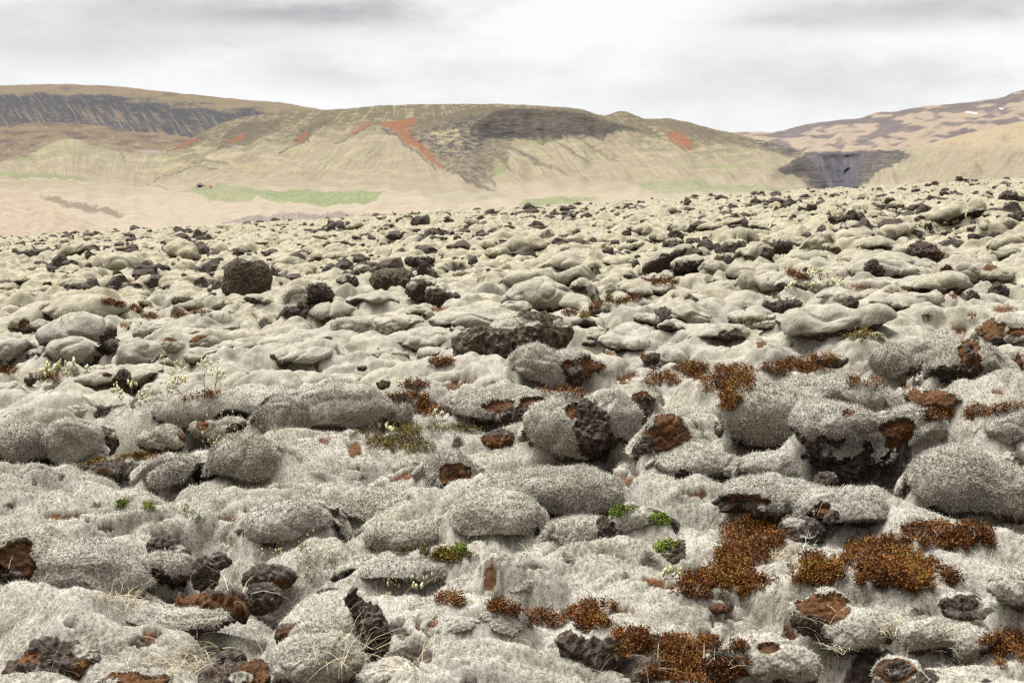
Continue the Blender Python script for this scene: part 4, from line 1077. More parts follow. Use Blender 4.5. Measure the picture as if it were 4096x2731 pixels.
HG = 'low heath mats among the moss'
S_ = sprigs
S_('heath_mat', 'C', [(1160, 1120, 1560, 1280), (1440, 1030, 1900, 1190), (1640, 1060, 2351, 1350), (1880, 1300, 2130, 1500), (2250, 985, 2960, 1180), (2700, 960, 3000, 1060)], 'largest red-brown heath mat, spread above the great smooth moss pillow', 'heath', 1300, .02, .10, group=HG, seed=1)
S_('heath_mat', 'K', [(370, 640, 760, 880), (300, 800, 720, 960)], 'olive-brown heath hummock around the rock with bleached twigs', 'heath', 1200, .014, .08, group=HG, seed=2)
S_('heath_mat', 'K', [(740, 850, 1150, 1060), (1050, 750, 1520, 1000), (1300, 680, 1970, 850), (1080, 880, 1740, 1090)], 'wide red-brown heath carpet in front of the dark cave', 'heath', 1250, .014, .07, group=HG, seed=3)
S_('heath_mat', 'K', [(80, 950, 430, 1120), (200, 900, 690, 1100)], 'reddish heath mat between the brown-grey slab and the wide carpet', 'heath', 1000, .014, .06, group=HG, seed=4)
S_('heath_mat', 'K', [(-130, 1320, 560, 1430), (-60, 1390, 600, 1600)], 'red heath carpet on the bottom edge beside the chain of lava lumps', 'heath', 1500, .012, .06, group=HG, seed=5)
S_('heath_mat', 'J', [(1690, 1250, 2040, 1360), (1440, 1150, 1760, 1260), (1760, 1330, 1960, 1420)], 'red heath mat just above the chain of lava lumps', 'heath', 1300, .012, .06, group=HG, seed=6)
S_('heath_mat', 'J', [(600, 1040, 900, 1120, 8), (960, 1085, 1250, 1180, 15), (1180, 1140, 1480, 1250, 10), (1430, 1090, 1790, 1200, -12)], 'thin winding olive-red heath strip in the bottom middle', 'heath', 1100, .012, .06, group=HG, seed=7)
S_('heath_mat', 'F', [(1110, 200, 1590, 500), (1000, 330, 1300, 480)], 'olive and rust heath cushion above the long mossy back', 'heath_olive', 1500, .015, .09, group=HG, seed=8)
S_('heath_mat', 'F', [(1580, 230, 2260, 320), (1400, 380, 1750, 490), (820, 290, 1100, 380)], 'thin olive heath strip reaching from the heath cushion under the boulder with lava teeth', 'heath_olive', 900, .015, .06, group=HG, seed=9)
S_('heath_mat', 'B', [(1140, 1320, 1660, 1430), (1390, 1390, 1760, 1560), (1280, 1215, 1620, 1300)], 'russet heath mat beside the small grey pointed stone', 'heath', 1000, .02, .08, group=HG, seed=10)
S_('heath_mat', 'B', [(1535, 1005, 1840, 1095)], 'small red heath mat at the foot of the bare ridge-shaped block', 'heath', 1300, .024, .09, group=HG, seed=11)
S_('heath_mat', 'C', [(450, 560, 640, 610), (620, 500, 860, 580, -25), (840, 430, 940, 490, -40), (920, 430, 1300, 490, -8)], 'long diagonal heath streak behind the big woolly boulder', 'heath', 1500, .03, .10, group=HG, seed=12)
S_('heath_mat', 'C', [(370, 1270, 680, 1380), (180, 1290, 400, 1330)], 'red heath at the foot of the big woolly boulder', 'heath', 1200, .018, .08, group=HG, seed=13)
S_('heath_mat', 'A', [(-20, 1080, 220, 1150), (210, 1140, 580, 1200), (400, 1170, 600, 1210)], 'red heath strip with yellow catkins below the three-humped boulder', 'heath', 1300, .022, .08, group=HG, seed=14)
S_('heath_mat', 'A', [(910, 470, 1180, 520, 12), (1120, 500, 1310, 575, 20)], 'thin red heath streak across the back of the very long low hump', 'heath', 2200, .035, .10, group=HG, seed=15)
S_('heath_mat', 'A', [(1260, 595, 1500, 640), (1560, 570, 1740, 620), (1730, 555, 1910, 605)], 'broken rusty heath line behind the whale-backed boulder', 'heath', 1700, .032, .10, group=HG, seed=16)
S_('heath_mat', 'A', [(1690, 1330, 2050, 1375, -12)], 'thin red heath streak on top of the great flat-topped hummock', 'heath', 1300, .02, .07, group=HG, seed=17)
S_('heath_mat', 'D', [(720, 770, 1110, 855), (850, 700, 950, 780), (640, 810, 800, 845)], 'yellow-green heath mat at the foot of the two-part black rock', 'heath_olive', 1100, .02, .09, group=HG, seed=18)
S_('heath_mat', 'D', [(150, 200, 330, 270, 12), (300, 240, 590, 280)], 'thin red heath strip among white catkins near the double-lobed dome', 'heath', 1700, .03, .08, group=HG, seed=19)
S_('heath_mat', 'D', [(1390, 610, 1570, 655)], 'small bright orange heath tuft alone on the pale moss', 'heath_olive', 1800, .025, .09, group=HG, seed=20)
S_('heath_mat', 'D', [(680, 1190, 900, 1260), (850, 1200, 1100, 1290), (1000, 1110, 1120, 1180)], 'sparse red heath between the smooth moss pillow and the brown mound', 'heath', 900, .018, .08, group=HG, seed=21)
S_('heath_mat', 'D', [(1750, 1430, 2220, 1568), (2080, 1420, 2400, 1480), (1300, 1480, 1800, 1600)], 'dark red heath in the gully behind the big smooth moss dome', 'heath', 900, .016, .07, group=HG, seed=22)
S_('heath_mat', 'K', [(1830, 1280, 2130, 1480)], 'red heath mat at the edge of the bottom moss mounds, far from the others', 'heath', 1100, .012, .06, group=HG, seed=23)
S_('heath_mat', 'C', [(2030, 640, 2351, 700), (2200, 620, 2400, 670)], 'olive heath fringe under the low moss cushion by the black jagged rock', 'heath_olive', 1300, .022, .08, group=HG, seed=24)
S_('heath_mat', 'C', [(1240, 260, 1540, 340), (940, 275, 1080, 310)], 'dark red heath on the flat outcrop below the hooked prow', 'heath', 1300, .035, .10, group=HG, seed=25)
S_('heath_mat', 'J', [(390, 760, 700, 800), (620, 760, 910, 850)], 'olive heath pad in front of the sausage-shaped pillow', 'heath_olive', 1500, .012, .05, group=HG, seed=26)
S_('orange_moss', 'E', [(1030, 480, 1560, 560, -5), (780, 540, 1000, 600, -15)], 'orange and yellow moss strip above the long dark rock', 'orange_moss', 1600, .014, .03, cat='moss', seed=27)
GG = 'bright green moss tufts'
S_('green_tuft', 'E', [(1070, 930, 1180, 995)], 'bright green tuft, middle one of the three in the pale moss below the merged pillows', 'green_moss', 2200, .015, .05, cat='moss tuft', group=GG, seed=28)
S_('green_tuft', 'E', [(850, 965, 930, 990)], 'smallest green tuft of the three below the merged pillows', 'green_moss', 2600, .012, .03, cat='moss tuft', group=GG, seed=29)
S_('green_tuft', 'E', [(1290, 955, 1440, 1020)], 'broadest green tuft of the three below the merged pillows', 'green_moss', 2200, .014, .04, cat='moss tuft', group=GG, seed=30)
S_('green_tuft', 'J', [(1655, 490, 1900, 560)], 'lime green moss on top of the pillow with a broken end', 'green_moss', 2000, .012, .035, cat='moss tuft', group=GG, seed=31)
S_('green_tuft', 'J', [(1960, 535, 2120, 620)], 'lime green moss sprinkled on the slope beside the three pillows', 'green_moss', 1300, .012, .03, cat='moss tuft', group=GG, seed=32)
S_('green_tuft', 'K', [(0, 770, 200, 840, -20)], 'lime green moss growing along the smooth brown-grey slab', 'green_moss', 1300, .012, .035, cat='moss tuft', group=GG, seed=33)
S_('green_tuft', 'J', [(780, 735, 860, 800)], 'deep green tuft between the first two of the three pillows', 'green_moss', 2200, .012, .05, cat='moss tuft', group=GG, seed=34)
S_('green_tuft', 'E', [(1620, 990, 1900, 1110, 30)], 'faint yellow-green moss streak beside the broadest green tuft', 'green_moss', 500, .012, .03, cat='moss tuft', group=GG, seed=35)
S_('green_tuft', 'C', [(620, 590, 730, 640)], 'dark green pad on pale moss below the diagonal heath streak', 'heath_olive', 2200, .03, .06, cat='moss tuft', group=GG, seed=36)

# willow plants: branching stems with catkins
def tube(pts, rad):
    V = []; Fq = []; n = 4
    for i, p in enumerate(pts):
        a = pts[min(i + 1, len(pts) - 1)] - pts[max(i - 1, 0)]; a = a / (np.linalg.norm(a) + 1e-9)
        u = np.cross(a, [.3, .2, 1.]); u /= np.linalg.norm(u) + 1e-9; w = np.cross(a, u)
        rr = .65 * rad * (1 - .7 * i / (len(pts) - 1))
        for j in range(n):
            t = j * 2 * math.pi / n; V.append(p + rr * (u * math.cos(t) + w * math.sin(t)))
    for i in range(len(pts) - 1):
        for j in range(n):
            Fq.append([i * n + j, i * n + (j + 1) % n, (i + 1) * n + (j + 1) % n, (i + 1) * n + j])
    return V, Fq

def willow(c, spots, label, height, catk=True, bark='twig', seed=1, thick=.006, lean=.6, csize=.028, name='dwarf_willow', cat='plant', up=.8):
    r = np.random.RandomState(seed); X0, Y0, sc = CROP[c]
    SV, SF, so = [], [], 0; CV, CF, CT, co = [], [], [], 0
    for sx, sy in spots:
        root, d, nor = view_hit(X0 + sx / sc, Y0 + sy / sc)
        stack = [(root, np.array([lean * r.randn(), .3 * r.randn(), up]), height * (.5 + .4 * r.rand()), thick, 0)]
        while stack:
            p, dr, ln, th, lev = stack.pop()
            dr = dr / np.linalg.norm(dr); pts = [p]
            for k in range(5):
                dr = dr + r.randn(3) * .28; dr[2] += .06; dr /= np.linalg.norm(dr); pts.append(pts[-1] + dr * ln / 5)
            v, f = tube(np.array(pts), th)
            SV += v; SF += [[q + so for q in ff] for ff in f]; so += len(v)
            if lev < 2:
                for b in range(r.randint(2, 4)):
                    k = r.randint(1, 5); d2 = dr + r.randn(3) * .8; stack.append((pts[k], d2, ln * (.45 + .25 * r.rand()), th * .6, lev + 1))
            if catk and lev > 0:
                v = ICO1[0] * np.array([csize * .2, csize * .2, csize * .42]) * (.7 + .6 * r.rand()) + pts[-1] + [0, 0, csize * .4]
                f3 = ICO1[1] + co; CV.append(v); CF.append(f3); CT += [float(np.clip(.5 + .25 * r.randn(), 0, 1))] * len(v); co += len(v)
    SV = np.array(SV); o0 = SV[0].copy()
    o = bpy.data.objects.new(name, None) if CV else None
    sm = make_mesh('stems', SV - o0, np.array(SF), MAT[bark], dict(tint=np.clip(r.rand(len(SV)), 0, 1)))
    if o is None:
        o = link(name, sm, None, o0)
    else:
        COL.objects.link(o); o.location = o0
        link('stems', sm, o); link('blossoms', make_mesh('blossoms', np.concatenate(CV) - o0, np.concatenate(CF), MAT['catkin'], dict(tint=np.array(CT))), o)
    tag(o, label, cat, 'small willows and twigs' if name == 'dwarf_willow' else None)
    return o
W_ = willow
W_('A', [(400, 1150), (440, 1130), (480, 1150), (540, 1150), (590, 1150), (620, 1170), (680, 1150), (700, 1130), (760, 1140)], 'row of small willow shoots with yellow catkins before the black gap', .30, seed=1, csize=.10, thick=.010)
W_('A', [(1140, 1350), (1200, 1340), (1310, 1340), (1470, 1370)], 'thin willow stems with yellow catkins on the pale flat moss', .40, seed=2, csize=.085, thick=.010, lean=.3)
W_('A', [(1550, 1310), (1680, 1330), (1880, 1290), (1970, 1280)], 'thin willow stems with pale buds at the crest of the great flat-topped hummock', .38, seed=3, csize=.075, thick=.010, lean=.3)
W_('A', [(1490, 1120), (1560, 1150), (1670, 1120), (1610, 1140)], 'faint budding twigs below the boulder with a round knob', .3, seed=4, csize=.06, thick=.008)
W_('A', [(560, 640), (620, 630), (680, 620), (650, 600)], 'pale brown twiggy bush behind the three-humped boulder', .45, False, seed=5, thick=.012, bark='grass')
W_('E', [(1935, 470), (1945, 475), (1930, 465)], 'bare brown willow branching up between the merged pillows', .50, seed=6, csize=.03, thick=.010, lean=.8)
W_('E', [(2130, 350), (2220, 350), (2300, 345)], 'reddish bare willow twigs leaning over the top of the merged pillows', .3, seed=7, csize=.03, thick=.007, lean=.8)
W_('I', [(1700, 880), (1790, 900), (1850, 930), (1900, 940), (1960, 920), (2020, 930), (1880, 960)], 'budding willow scrub beside the brown flat-topped rock', .26, seed=8, csize=.028, thick=.005)
W_('J', [(370, 1010), (400, 1020), (440, 1000), (470, 1030), (520, 1010), (680, 1010), (560, 1030)], 'fresh green willow shoots below the sausage-shaped pillow', .16, seed=9, csize=.045, thick=.004, lean=.3)
W_('D', [(170, 370), (260, 370), (330, 360), (400, 350), (470, 360), (540, 330), (610, 320), (660, 330)], 'scatter of white willow catkins next to the double-lobed dome', .22, seed=10, csize=.10, thick=.012)
W_('D', [(340, 240), (390, 220), (420, 250), (440, 240), (540, 250)], 'white willow catkins in the thin red heath strip', .22, seed=11, csize=.10, thick=.012)
W_('U', [(1690, 360), (1740, 350), (1800, 330), (1850, 330), (1900, 320), (1940, 300), (1980, 290), (2040, 250), (1930, 370)], 'yellowish willow scrub on the slope above the rock cluster', .45, seed=12, csize=.13, thick=.016)
W_('F', [(1040, 270), (1100, 260), (1220, 310), (1250, 330)], 'four fat cream catkins beside the olive and rust heath cushion', .12, seed=13, csize=.07, thick=.006, lean=.2)
W_('F', [(1640, 200), (1715, 210)], 'pale catkin sprigs beside the boulder with lava teeth', .14, seed=14, csize=.06, thick=.005, lean=.2)
W_('F', [(100, 1480), (210, 1420), (350, 1450), (480, 1430), (560, 1520), (620, 1540), (760, 1520)], 'sprawling willow twigs with pale leaves on the bank under the tapering hump', .26, seed=15, csize=.03, thick=.005)
W_('K', [(90, 985), (120, 975), (170, 985)], 'trio of cream catkins at the foot of the brown-grey slab', .08, seed=16, csize=.05, thick=.004, lean=.2)
W_('K', [(735, 700), (745, 680), (790, 690)], 'bleached white dead twigs drooping over the dark rock in the heath', .22, False, bark='dead_twig', seed=17, thick=.006, name='dead_twigs', cat='dead twigs', up=.1)
W_('K', [(850, 835), (930, 810)], 'bleached white dead stick lying below the dark rock in the heath', .22, False, bark='dead_twig', seed=18, thick=.008, name='dead_twigs', cat='dead twigs', up=.05)
W_('K', [(1500, 780), (1540, 800), (1440, 770)], 'fine grey dead twigs in the middle of the wide heath carpet', .22, False, bark='dead_twig', seed=19, thick=.003, name='dead_twigs', cat='dead twigs', up=.15)

def grass(c, spots, label, n, length, seed, spread=.08, name='grass_tuft', kind=None, width=.0022):
    r = np.random.RandomState(seed); X0, Y0, sc = CROP[c]; V, Fq, T, off = [], [], [], 0
    for sx, sy in spots:
        root, d, nor = view_hit(X0 + sx / sc, Y0 + sy / sc)
        for _ in range(n):
            p = root + np.array([r.randn() * spread, r.randn() * spread, -.01]); p[2] = drop(p[0], p[1])[0] - .005 if spread > .15 else p[2]
            dr = np.array([r.randn() * .6, r.randn() * .6, 1.0]); dr /= np.linalg.norm(dr); ln = length * (.5 + .8 * r.rand())
            side = np.cross(dr, [r.randn(), r.randn(), 0]); side /= np.linalg.norm(side) + 1e-6
            w = width; t = float(np.clip(.6 + .25 * r.randn(), 0, 1))
            for k in range(4):
                q = p + dr * ln / 3 * 0 if k == 0 else q + dr * ln / 3
                ww = w * (1 - k / 3.3); V += [q - side * ww, q + side * ww]; T += [t, t]
                dr = dr + np.array([dr[0] * .35, dr[1] * .35, -.28]); dr /= np.linalg.norm(dr)
            for k in range(3):
                Fq.append([off + 2 * k, off + 2 * k + 1, off + 2 * k + 3, off + 2 * k + 2])
            off += 8
    V = np.array(V); o0 = V[0].copy()
    o = link(name, make_mesh(name, V - o0, np.array(Fq), MAT['grass'], dict(tint=np.array(T)), smooth=False), None, o0)
    return tag(o, label, 'grass' if not kind else None, 'dry grass tufts' if not kind else None, kind)
grass('K', [(590, 870), (640, 860), (680, 850)], 'straw-coloured grass tuft left of the dark rock in the heath', 120, .12, 1)
grass('K', [(790, 815)], 'small round straw tuft under the dark rock in the heath', 120, .08, 2, .04)
grass('I', [(620, 1080), (680, 1060), (740, 1090), (800, 1080)], 'dry grass at the foot of the mossy bank with a dark cave', 40, .22, 3)
grass('I', [(1430, 1000), (1470, 970), (1440, 980)], 'pale grass stalks beside the grey-brown standing stone', 9, .4, 4, .05)
grass('I', [(950, 1420), (1050, 1440), (1150, 1430), (1000, 1480)], 'wispy dry grass at the bottom between rocks', 60, .2, 5, .14)
grass('J', [(60, 1350), (150, 1380), (20, 1420), (100, 1450)], 'long dry grass over the round woolly mound', 16, .42, 6, .12)
grass('J', [(480, 1480), (540, 1500), (620, 1500)], 'thin dry stalks beside the rock leaning on the lava fin', 9, .38, 7, .1)
grass('K', [(1330, 1250), (1300, 1260)], 'dry grass fringe between the bald-headed boulder and the wide mound', 30, .2, 8, .06)
grass('J', [(1250, 790), (1410, 810), (1570, 800), (1720, 790)], 'single dry stalks standing before the last moss pillow', 4, .22, 9, .03)
grass('K', [(1180, 200), (1200, 190)], 'straw stalks in the rusty gully behind the great cap', 8, .25, 10, .05)
grass('K', [(1010, 1370), (1060, 1360), (1330, 1290), (1640, 1260)], 'dry blades at the lower edge of the bald-headed boulder', 16, .18, 11, .06)
# loose dry blades all over the nearest moss
rr_ = np.random.RandomState(5)
grass('P', [(rr_.rand() * 4096, 2000 + 731 * rr_.rand() ** .7) for _ in range(170)], None, 4, .20, 12, .07, name='dry_grass', kind='stuff', width=.0016)
# ================================================================ the valley and the hills behind the lava field
Z = 4096 / 2352.0
def pip(x, y, poly):
    """soft ragged polygon mask"""
    n = len(x.ravel()); r = 0
    for k in range(4):
        ox = noise2(x / 9, y / 4.5, 470 + k) * 5 + (k - 1.5) * 1.6; oy = noise2(x / 9, y / 4.5, 480 + k) * 2.4 + (-1) ** k * .8
        r = r + pip1(x + ox, y + oy, poly)
    return r / 4.0
def pip1(x, y, poly):
    """points in polygon (even-odd), vectorised"""
    p = np.array(poly, float); n = len(p); c = np.zeros(x.shape, bool); j = n - 1
    for i in range(n):
        cond = ((p[i, 1] > y) != (p[j, 1] > y)) & (x < (p[j, 0] - p[i, 0]) * (y - p[i, 1]) / (p[j, 1] - p[i, 1] + 1e-9) + p[i, 0])
        c ^= cond; j = i
    return c
def paint(col, m, c, a=1.0):
    k = np.clip(m * a, 0, 1)[:, None]
    return col * (1 - k) + np.array(c) * k

def fall(n):
    """which way the fall line leans at each bearing"""
    return np.interp(n, [0, 300, 450, 850, 950, 1150, 1400, 1750, 2000, 2150, 2352], [.6, -.3, -1.3, -1.0, .25, .75, 1.05, 1.5, 0, -.8, -1.0])
def line(n, y, pts, w):
    d = np.full(n.shape, 99.)
    for (x0, y0), (x1, y1) in zip(pts[:-1], pts[1:]):
        t = np.clip(((n - x0) * (x1 - x0) + (y - y0) * (y1 - y0)) / ((x1 - x0) ** 2 + (y1 - y0) ** 2), 0, 1)
        d = np.minimum(d, np.hypot(n - x0 - t * (x1 - x0), (y - y0 - t * (y1 - y0)) * 1.2))
    return sstep(w * 1.5, w * .5, d)
def sheet(name, us, top, bot, nrow, dist, cover, mat, back=900, rough=(0, 0), seed=0, label=None):
    """a hillside: for every bearing the slope climbs from its foot to its crest, then falls away behind"""
    u = np.asarray(us, float); nu = len(u)
    yt = np.interp(u, *zip(*top)); yb = np.interp(u, *zip(*bot)) if isinstance(bot, list) else np.full(nu, bot)
    yt = yt + noise2(u / 26, u * 0 + .5, seed + 5) * 1.1 + noise2(u / 7, u * 0 + .5, seed + 6) * .5
    t = np.linspace(0, 1, nrow)
    Ug = np.tile(u, (nrow, 1)); Yg = yb + (yt - yb) * t[:, None]
    D = dist(Ug, Yg, t[:, None] + 0 * Ug)
    n = Ug.ravel(); y = Yg.ravel()
    # gullies and knolls
    px = Ug * Z; 
    az = (px - CXP) / FPX
    bump = np.zeros_like(Ug)
    if rough[0]:
        sl = np.abs(np.gradient(Yg, axis=0) / np.maximum(np.gradient(D, axis=0), .5)); sl = sl / (sl.max() + 1e-9)
        kf = fall(Ug); g1 = noise2(((Ug - kf * (Yg - 350)) / 27 + .7 * noise2((Ug / 60).ravel(), (Yg / 30).ravel(), seed + 8).reshape(Ug.shape)).ravel(), (Yg / 60).ravel(), seed + 1).reshape(Ug.shape)
        g2 = noise2((Ug / 7 + .2 * Yg / 7).ravel(), (Yg / 26).ravel(), seed + 2).reshape(Ug.shape)
        g3 = noise2((Ug / 45).ravel(), (Yg / 22).ravel(), seed + 3).reshape(Ug.shape)
        fade = np.sin(np.pi * np.clip(t, 0, 1))[:, None] ** .7
        bump = (g1 * rough[0] * sstep(455, 400, Yg) * (.6 + .8 * g3) + g3 * rough[1]) * fade
    Dd = D + bump * 6
    r = ray(px, Yg * Z)      # r is (3, nrow, nu)
    X = r[0] * Dd; Yw = r[1] * Dd; Zw = CAMH + r[2] * Dd + bump
    P = np.stack([X, Yw, Zw], -1)
    last = P[-1]; ext = []
    dirs = last.copy(); dirs[:, 2] = 0; dirs /= np.linalg.norm(dirs, axis=1)[:, None]
    for k in (.25, .6, 1.0):
        q = last + dirs * back * k; q[:, 2] -= back * .22 * k * k + back * .02 * k; ext.append(q)
    P = np.concatenate([P, np.array(ext)], 0)
    col = cover(n, y)
    col = col.reshape(nrow, nu, 3); col = np.concatenate([col, np.repeat(col[-1:], 3, 0)], 0)
    me = make_mesh(name, P.reshape(-1, 3), grid_faces(nrow + 3, nu), MAT[mat], dict(cover=np.clip(col.reshape(-1, 3), 0, 1)))
    o = link(name, me); tag(o, label, kind='structure')
    return P

TAN = (.122, .100, .066); TAN2 = (.170, .138, .100); OLV = (.050, .040, .021); DRK = (.024, .0205, .0195); BRN = (.047, .035, .0235); ORG = (.100, .038, .016)
GRN = (.080, .095, .040); SLATE = (.0195, .0205, .0255)

def warp(n, y, s=1.0, seed=400):
    return (n + s * (noise2(n / 14, y / 7, seed) * 6 + noise2(n / 5, y / 3, seed + 1) * 3),
            y + s * (noise2(n / 14, y / 7, seed + 2) * 3 + noise2(n / 5, y / 3, seed + 3) * 1.6))
CLIFF = [(1090, 280), (1130, 258), (1170, 248), (1230, 249), (1305, 256), (1370, 269), (1425, 286), (1470, 300), (1400, 306), (1385, 322), (1330, 308), (1290, 318), (1250, 330), (1200, 318), (1140, 322), (1105, 318)]
MOTTLE = [(930, 308), (985, 300), (1060, 268), (1110, 262), (1120, 318), (1105, 348), (1060, 366), (1000, 354), (950, 332)]
CANY = [(1780, 392), (1830, 366), (1850, 350), (2062, 344), (2095, 358), (2060, 374), (2015, 392), (2000, 415), (1960, 434), (1862, 434), (1842, 412)]
CORE = [(1868, 356), (1905, 350), (1960, 352), (1990, 350), (1982, 372), (1972, 392), (1966, 434), (1884, 434), (1890, 408), (1872, 385)]
def streak(n, y, k, seed):
    """streaks that run down the fall line of the slopes"""
    c = n - k * (y - 350)
    return noise2(c / 6.5, y / 48, seed) + .6 * noise2(c / 2.8, y / 26, seed + 1)

LINES = [([(350, 418), (400, 398), (450, 380), (500, 386)], 1.8, OLV, .7), ([(335, 420), (400, 440), (430, 446)], 1.8, OLV, .6), ([(440, 374), (480, 370), (520, 376)], 3.5, BRN, .6),
         ([(1040, 398), (1085, 418), (1130, 438)], 3.5, DRK, .55), ([(1176, 338), (1215, 362), (1260, 388)], 4, BRN, .65), ([(1200, 350), (1250, 376), (1300, 400)], 3, BRN, .5), ([(1246, 292), (1250, 330)], 5, DRK, .8),
         ([(1320, 312), (1370, 345), (1420, 372)], 3, BRN, .55), ([(1270, 322), (1320, 352), (1350, 372)], 4, BRN, .6), ([(1120, 330), (1160, 372), (1180, 400)], 3, BRN, .5),
         ([(770, 330), (840, 296), (870, 278)], 2.6, DRK, .5), ([(745, 285), (715, 300), (700, 326), (640, 352)], 2.6, BRN, .7), ([(880, 296), (905, 312), (960, 352), (1000, 392)], 3.2, DRK, .6),
         ([(0, 414), (80, 412), (180, 418), (300, 430), (420, 440)], 1.5, TAN2, .8), ([(560, 345), (640, 320), (700, 300)], 1.8, OLV, .6), ([(470, 365), (560, 350), (700, 370), (850, 400)], 2, TAN2, .5),
         ([(270, 345), (285, 362), (288, 375)], 1.6, OLV, .6), ([(0, 268), (200, 272), (340, 266)], 1, DRK, .3), ([(1620, 300), (1700, 330), (1790, 352), (1830, 362)], 3, BRN, .6), ([(1480, 292), (1520, 318), (1580, 348)], 3, BRN, .6)]
def valley_cover(n, y):
    wn, wy = warp(n, y)
    N1 = noise2(n / 60, y / 12, 301); N2 = noise2(n / 18, y / 5, 302); N3 = noise2(n / 6, y / 2.4, 303)
    topy = np.interp(n, *zip(*V_TOP))
    col = np.tile(np.array(TAN), (len(n), 1))
    low = sstep(395, 470, y + 16 * N1)
    col = paint(col, low, TAN2)
    up = sstep(90, 10, (y - topy) + 22 * N1 + 10 * N2) * sstep(300, 520, n) * sstep(1760, 1600, n)
    col = paint(col, np.clip(up * 1.1, 0, 1), OLV, .85)
    # greenish-brown flush of the middle slopes
    col = paint(col, sstep(.0, .55, N1 + .5 * N2) * sstep(300, 340, y) * sstep(420, 380, y), (0.1568, 0.1395, 0.0742), .55)
    col = paint(col, sstep(.15, .6, N2 + .4 * N3), (0.1568, 0.1216, 0.0742), .40)
    sk = streak(n, y, fall(n), 360)
    slope = sstep(440, 390, y)
    col = paint(col, sstep(.05, .8, sk + .5 * N2) * slope, tuple(np.array(OLV) * 1.25), .32)
    col = paint(col, sstep(.1, .7, -sk + .5 * N2) * slope, TAN2, .3)
    # bands along the valley floor
    b = noise2(n / 120 + y / 60, y / 3.0, 305) + .5 * noise2(n / 40, y / 1.4, 306)
    col = paint(col, sstep(.25, .7, b) * sstep(400, 440, y), (0.1568, 0.1261, 0.0826), .5)
    # brown rocky scrub of the main hill
    scrub = pip(wn, wy, [(880, 300), (945, 276), (1120, 246), (1310, 250), (1420, 285), (1340, 318), (1180, 322), (1170, 350), (1165, 392), (1130, 405), (1145, 428), (1080, 420), (1020, 386), (960, 340), (915, 318)])
    col = paint(col, scrub * np.clip(.62 + .5 * N2 + .3 * N3, .1, 1), BRN)
    col = paint(col, pip(wn, wy, [(985, 300), (1050, 300), (1060, 322), (1000, 326)]) * 1.0, (0.1478, 0.1261, 0.0653), .8)
    col = paint(col, pip(wn, wy, MOTTLE) * sstep(-.2, .3, N2 + .6 * N3), DRK, .8)
    cl = pip(wn, wy, CLIFF)
    strata = noise2(n / 40, y / 2.6, 310) + .5 * noise2(n / 9, y / 1.6, 311)
    col = paint(col, cl * np.clip(.60 + .5 * N2 + .45 * strata + .35 * sstep(275, 310, y), 0, 1), DRK)
    col = paint(col, cl * sstep(.35, .8, strata) * sstep(1190, 1230, n), (0.0915, 0.0563, 0.0371), .6)
    # scree fans below the cliff
    fan = pip(wn, wy, [(1120, 322), (1400, 306), (1470, 330), (1400, 372), (1180, 430), (1150, 380)])
    col = paint(col, fan * sstep(.1, .6, streak(n, y, fall(n), 320)), (0.0870, 0.0672, 0.0416), .75)
    col = paint(col, pip(wn, wy, [(1130, 375), (1160, 372), (1168, 400), (1140, 410)]) * 1.0, (0.1043, 0.1088, 0.0480), .6)
    # the crest rocks that run down to the canyon
    crest = pip(wn, wy, [(1470, 274), (1560, 284), (1640, 300), (1700, 310), (1770, 326), (1838, 346), (1825, 358), (1735, 338), (1650, 324), (1590, 318), (1540, 300)])
    col = paint(col, crest * np.clip(.55 + .8 * N2 + .3 * strata, 0, 1), (0.0544, 0.0416, 0.0269))
    col = paint(col, pip(wn, wy, [(1690, 314), (1760, 325), (1845, 348), (1830, 362), (1760, 342)]) * np.clip(.7 + strata, 0, 1), DRK, .9)
    # dark gullies of the left flank
    for poly, c in (([(672, 326), (690, 296), (715, 282), (760, 272), (760, 282), (722, 300), (708, 326), (690, 332)], BRN),
                    ([(500, 340), (520, 300), (560, 282), (645, 276), (645, 300), (615, 312), (570, 330), (530, 345)], BRN),
                    ([(770, 322), (842, 276), (862, 284), (826, 306), (780, 326)], (0.0870, 0.0653, 0.0371)),
                    ([(380, 352), (420, 326), (470, 306), (480, 318), (430, 340)], BRN),
                    ([(0, 295), (60, 312), (140, 318), (120, 330), (60, 360), (0, 372), (-300, 380), (-300, 290)], (0.0742, 0.0544, 0.0371)),
                    ([(180, 322), (250, 326), (330, 338), (382, 342), (370, 352), (310, 352), (220, 340)], (0.0826, 0.0589, 0.0371)),
                    ([(880, 432), (960, 410), (1060, 418), (1130, 434), (1040, 442)], (0.1306, 0.0998, 0.0653))):
        col = paint(col, pip(wn, wy, poly) * np.clip(.75 + .6 * N2 + .3 * N3, 0, 1), c)
    col = paint(col, pip(wn, wy, [(315, 350), (335, 332), (372, 342), (362, 352)]) * 1.0, (0.1306, 0.1133, 0.1043), .8)
    for poly in ([(872, 282), (962, 268), (955, 281), (936, 296), (946, 315), (976, 340), (1016, 378), (1010, 390), (960, 346), (926, 322), (905, 297), (880, 292)],
                 [(1532, 304), (1560, 302), (1592, 326), (1586, 346), (1560, 336), (1538, 326)], [(676, 322), (708, 300), (712, 310), (690, 328)],
                 [(520, 326), (556, 306), (560, 316), (530, 332)], [(805, 306), (848, 280), (852, 288), (815, 308)], [(402, 336), (450, 316), (455, 322), (410, 342)]):
        col = paint(col, pip(wn, wy, poly) * np.clip(.9 + .5 * N3, 0, 1), ORG)
    # canyon: banded dark walls, bluish dark core
    ca = pip(wn, wy, CANY)
    band = noise2(n / 45 + .02 * y, y / 3.2, 330) + .45 * noise2(n / 10, y / 1.8, 331)
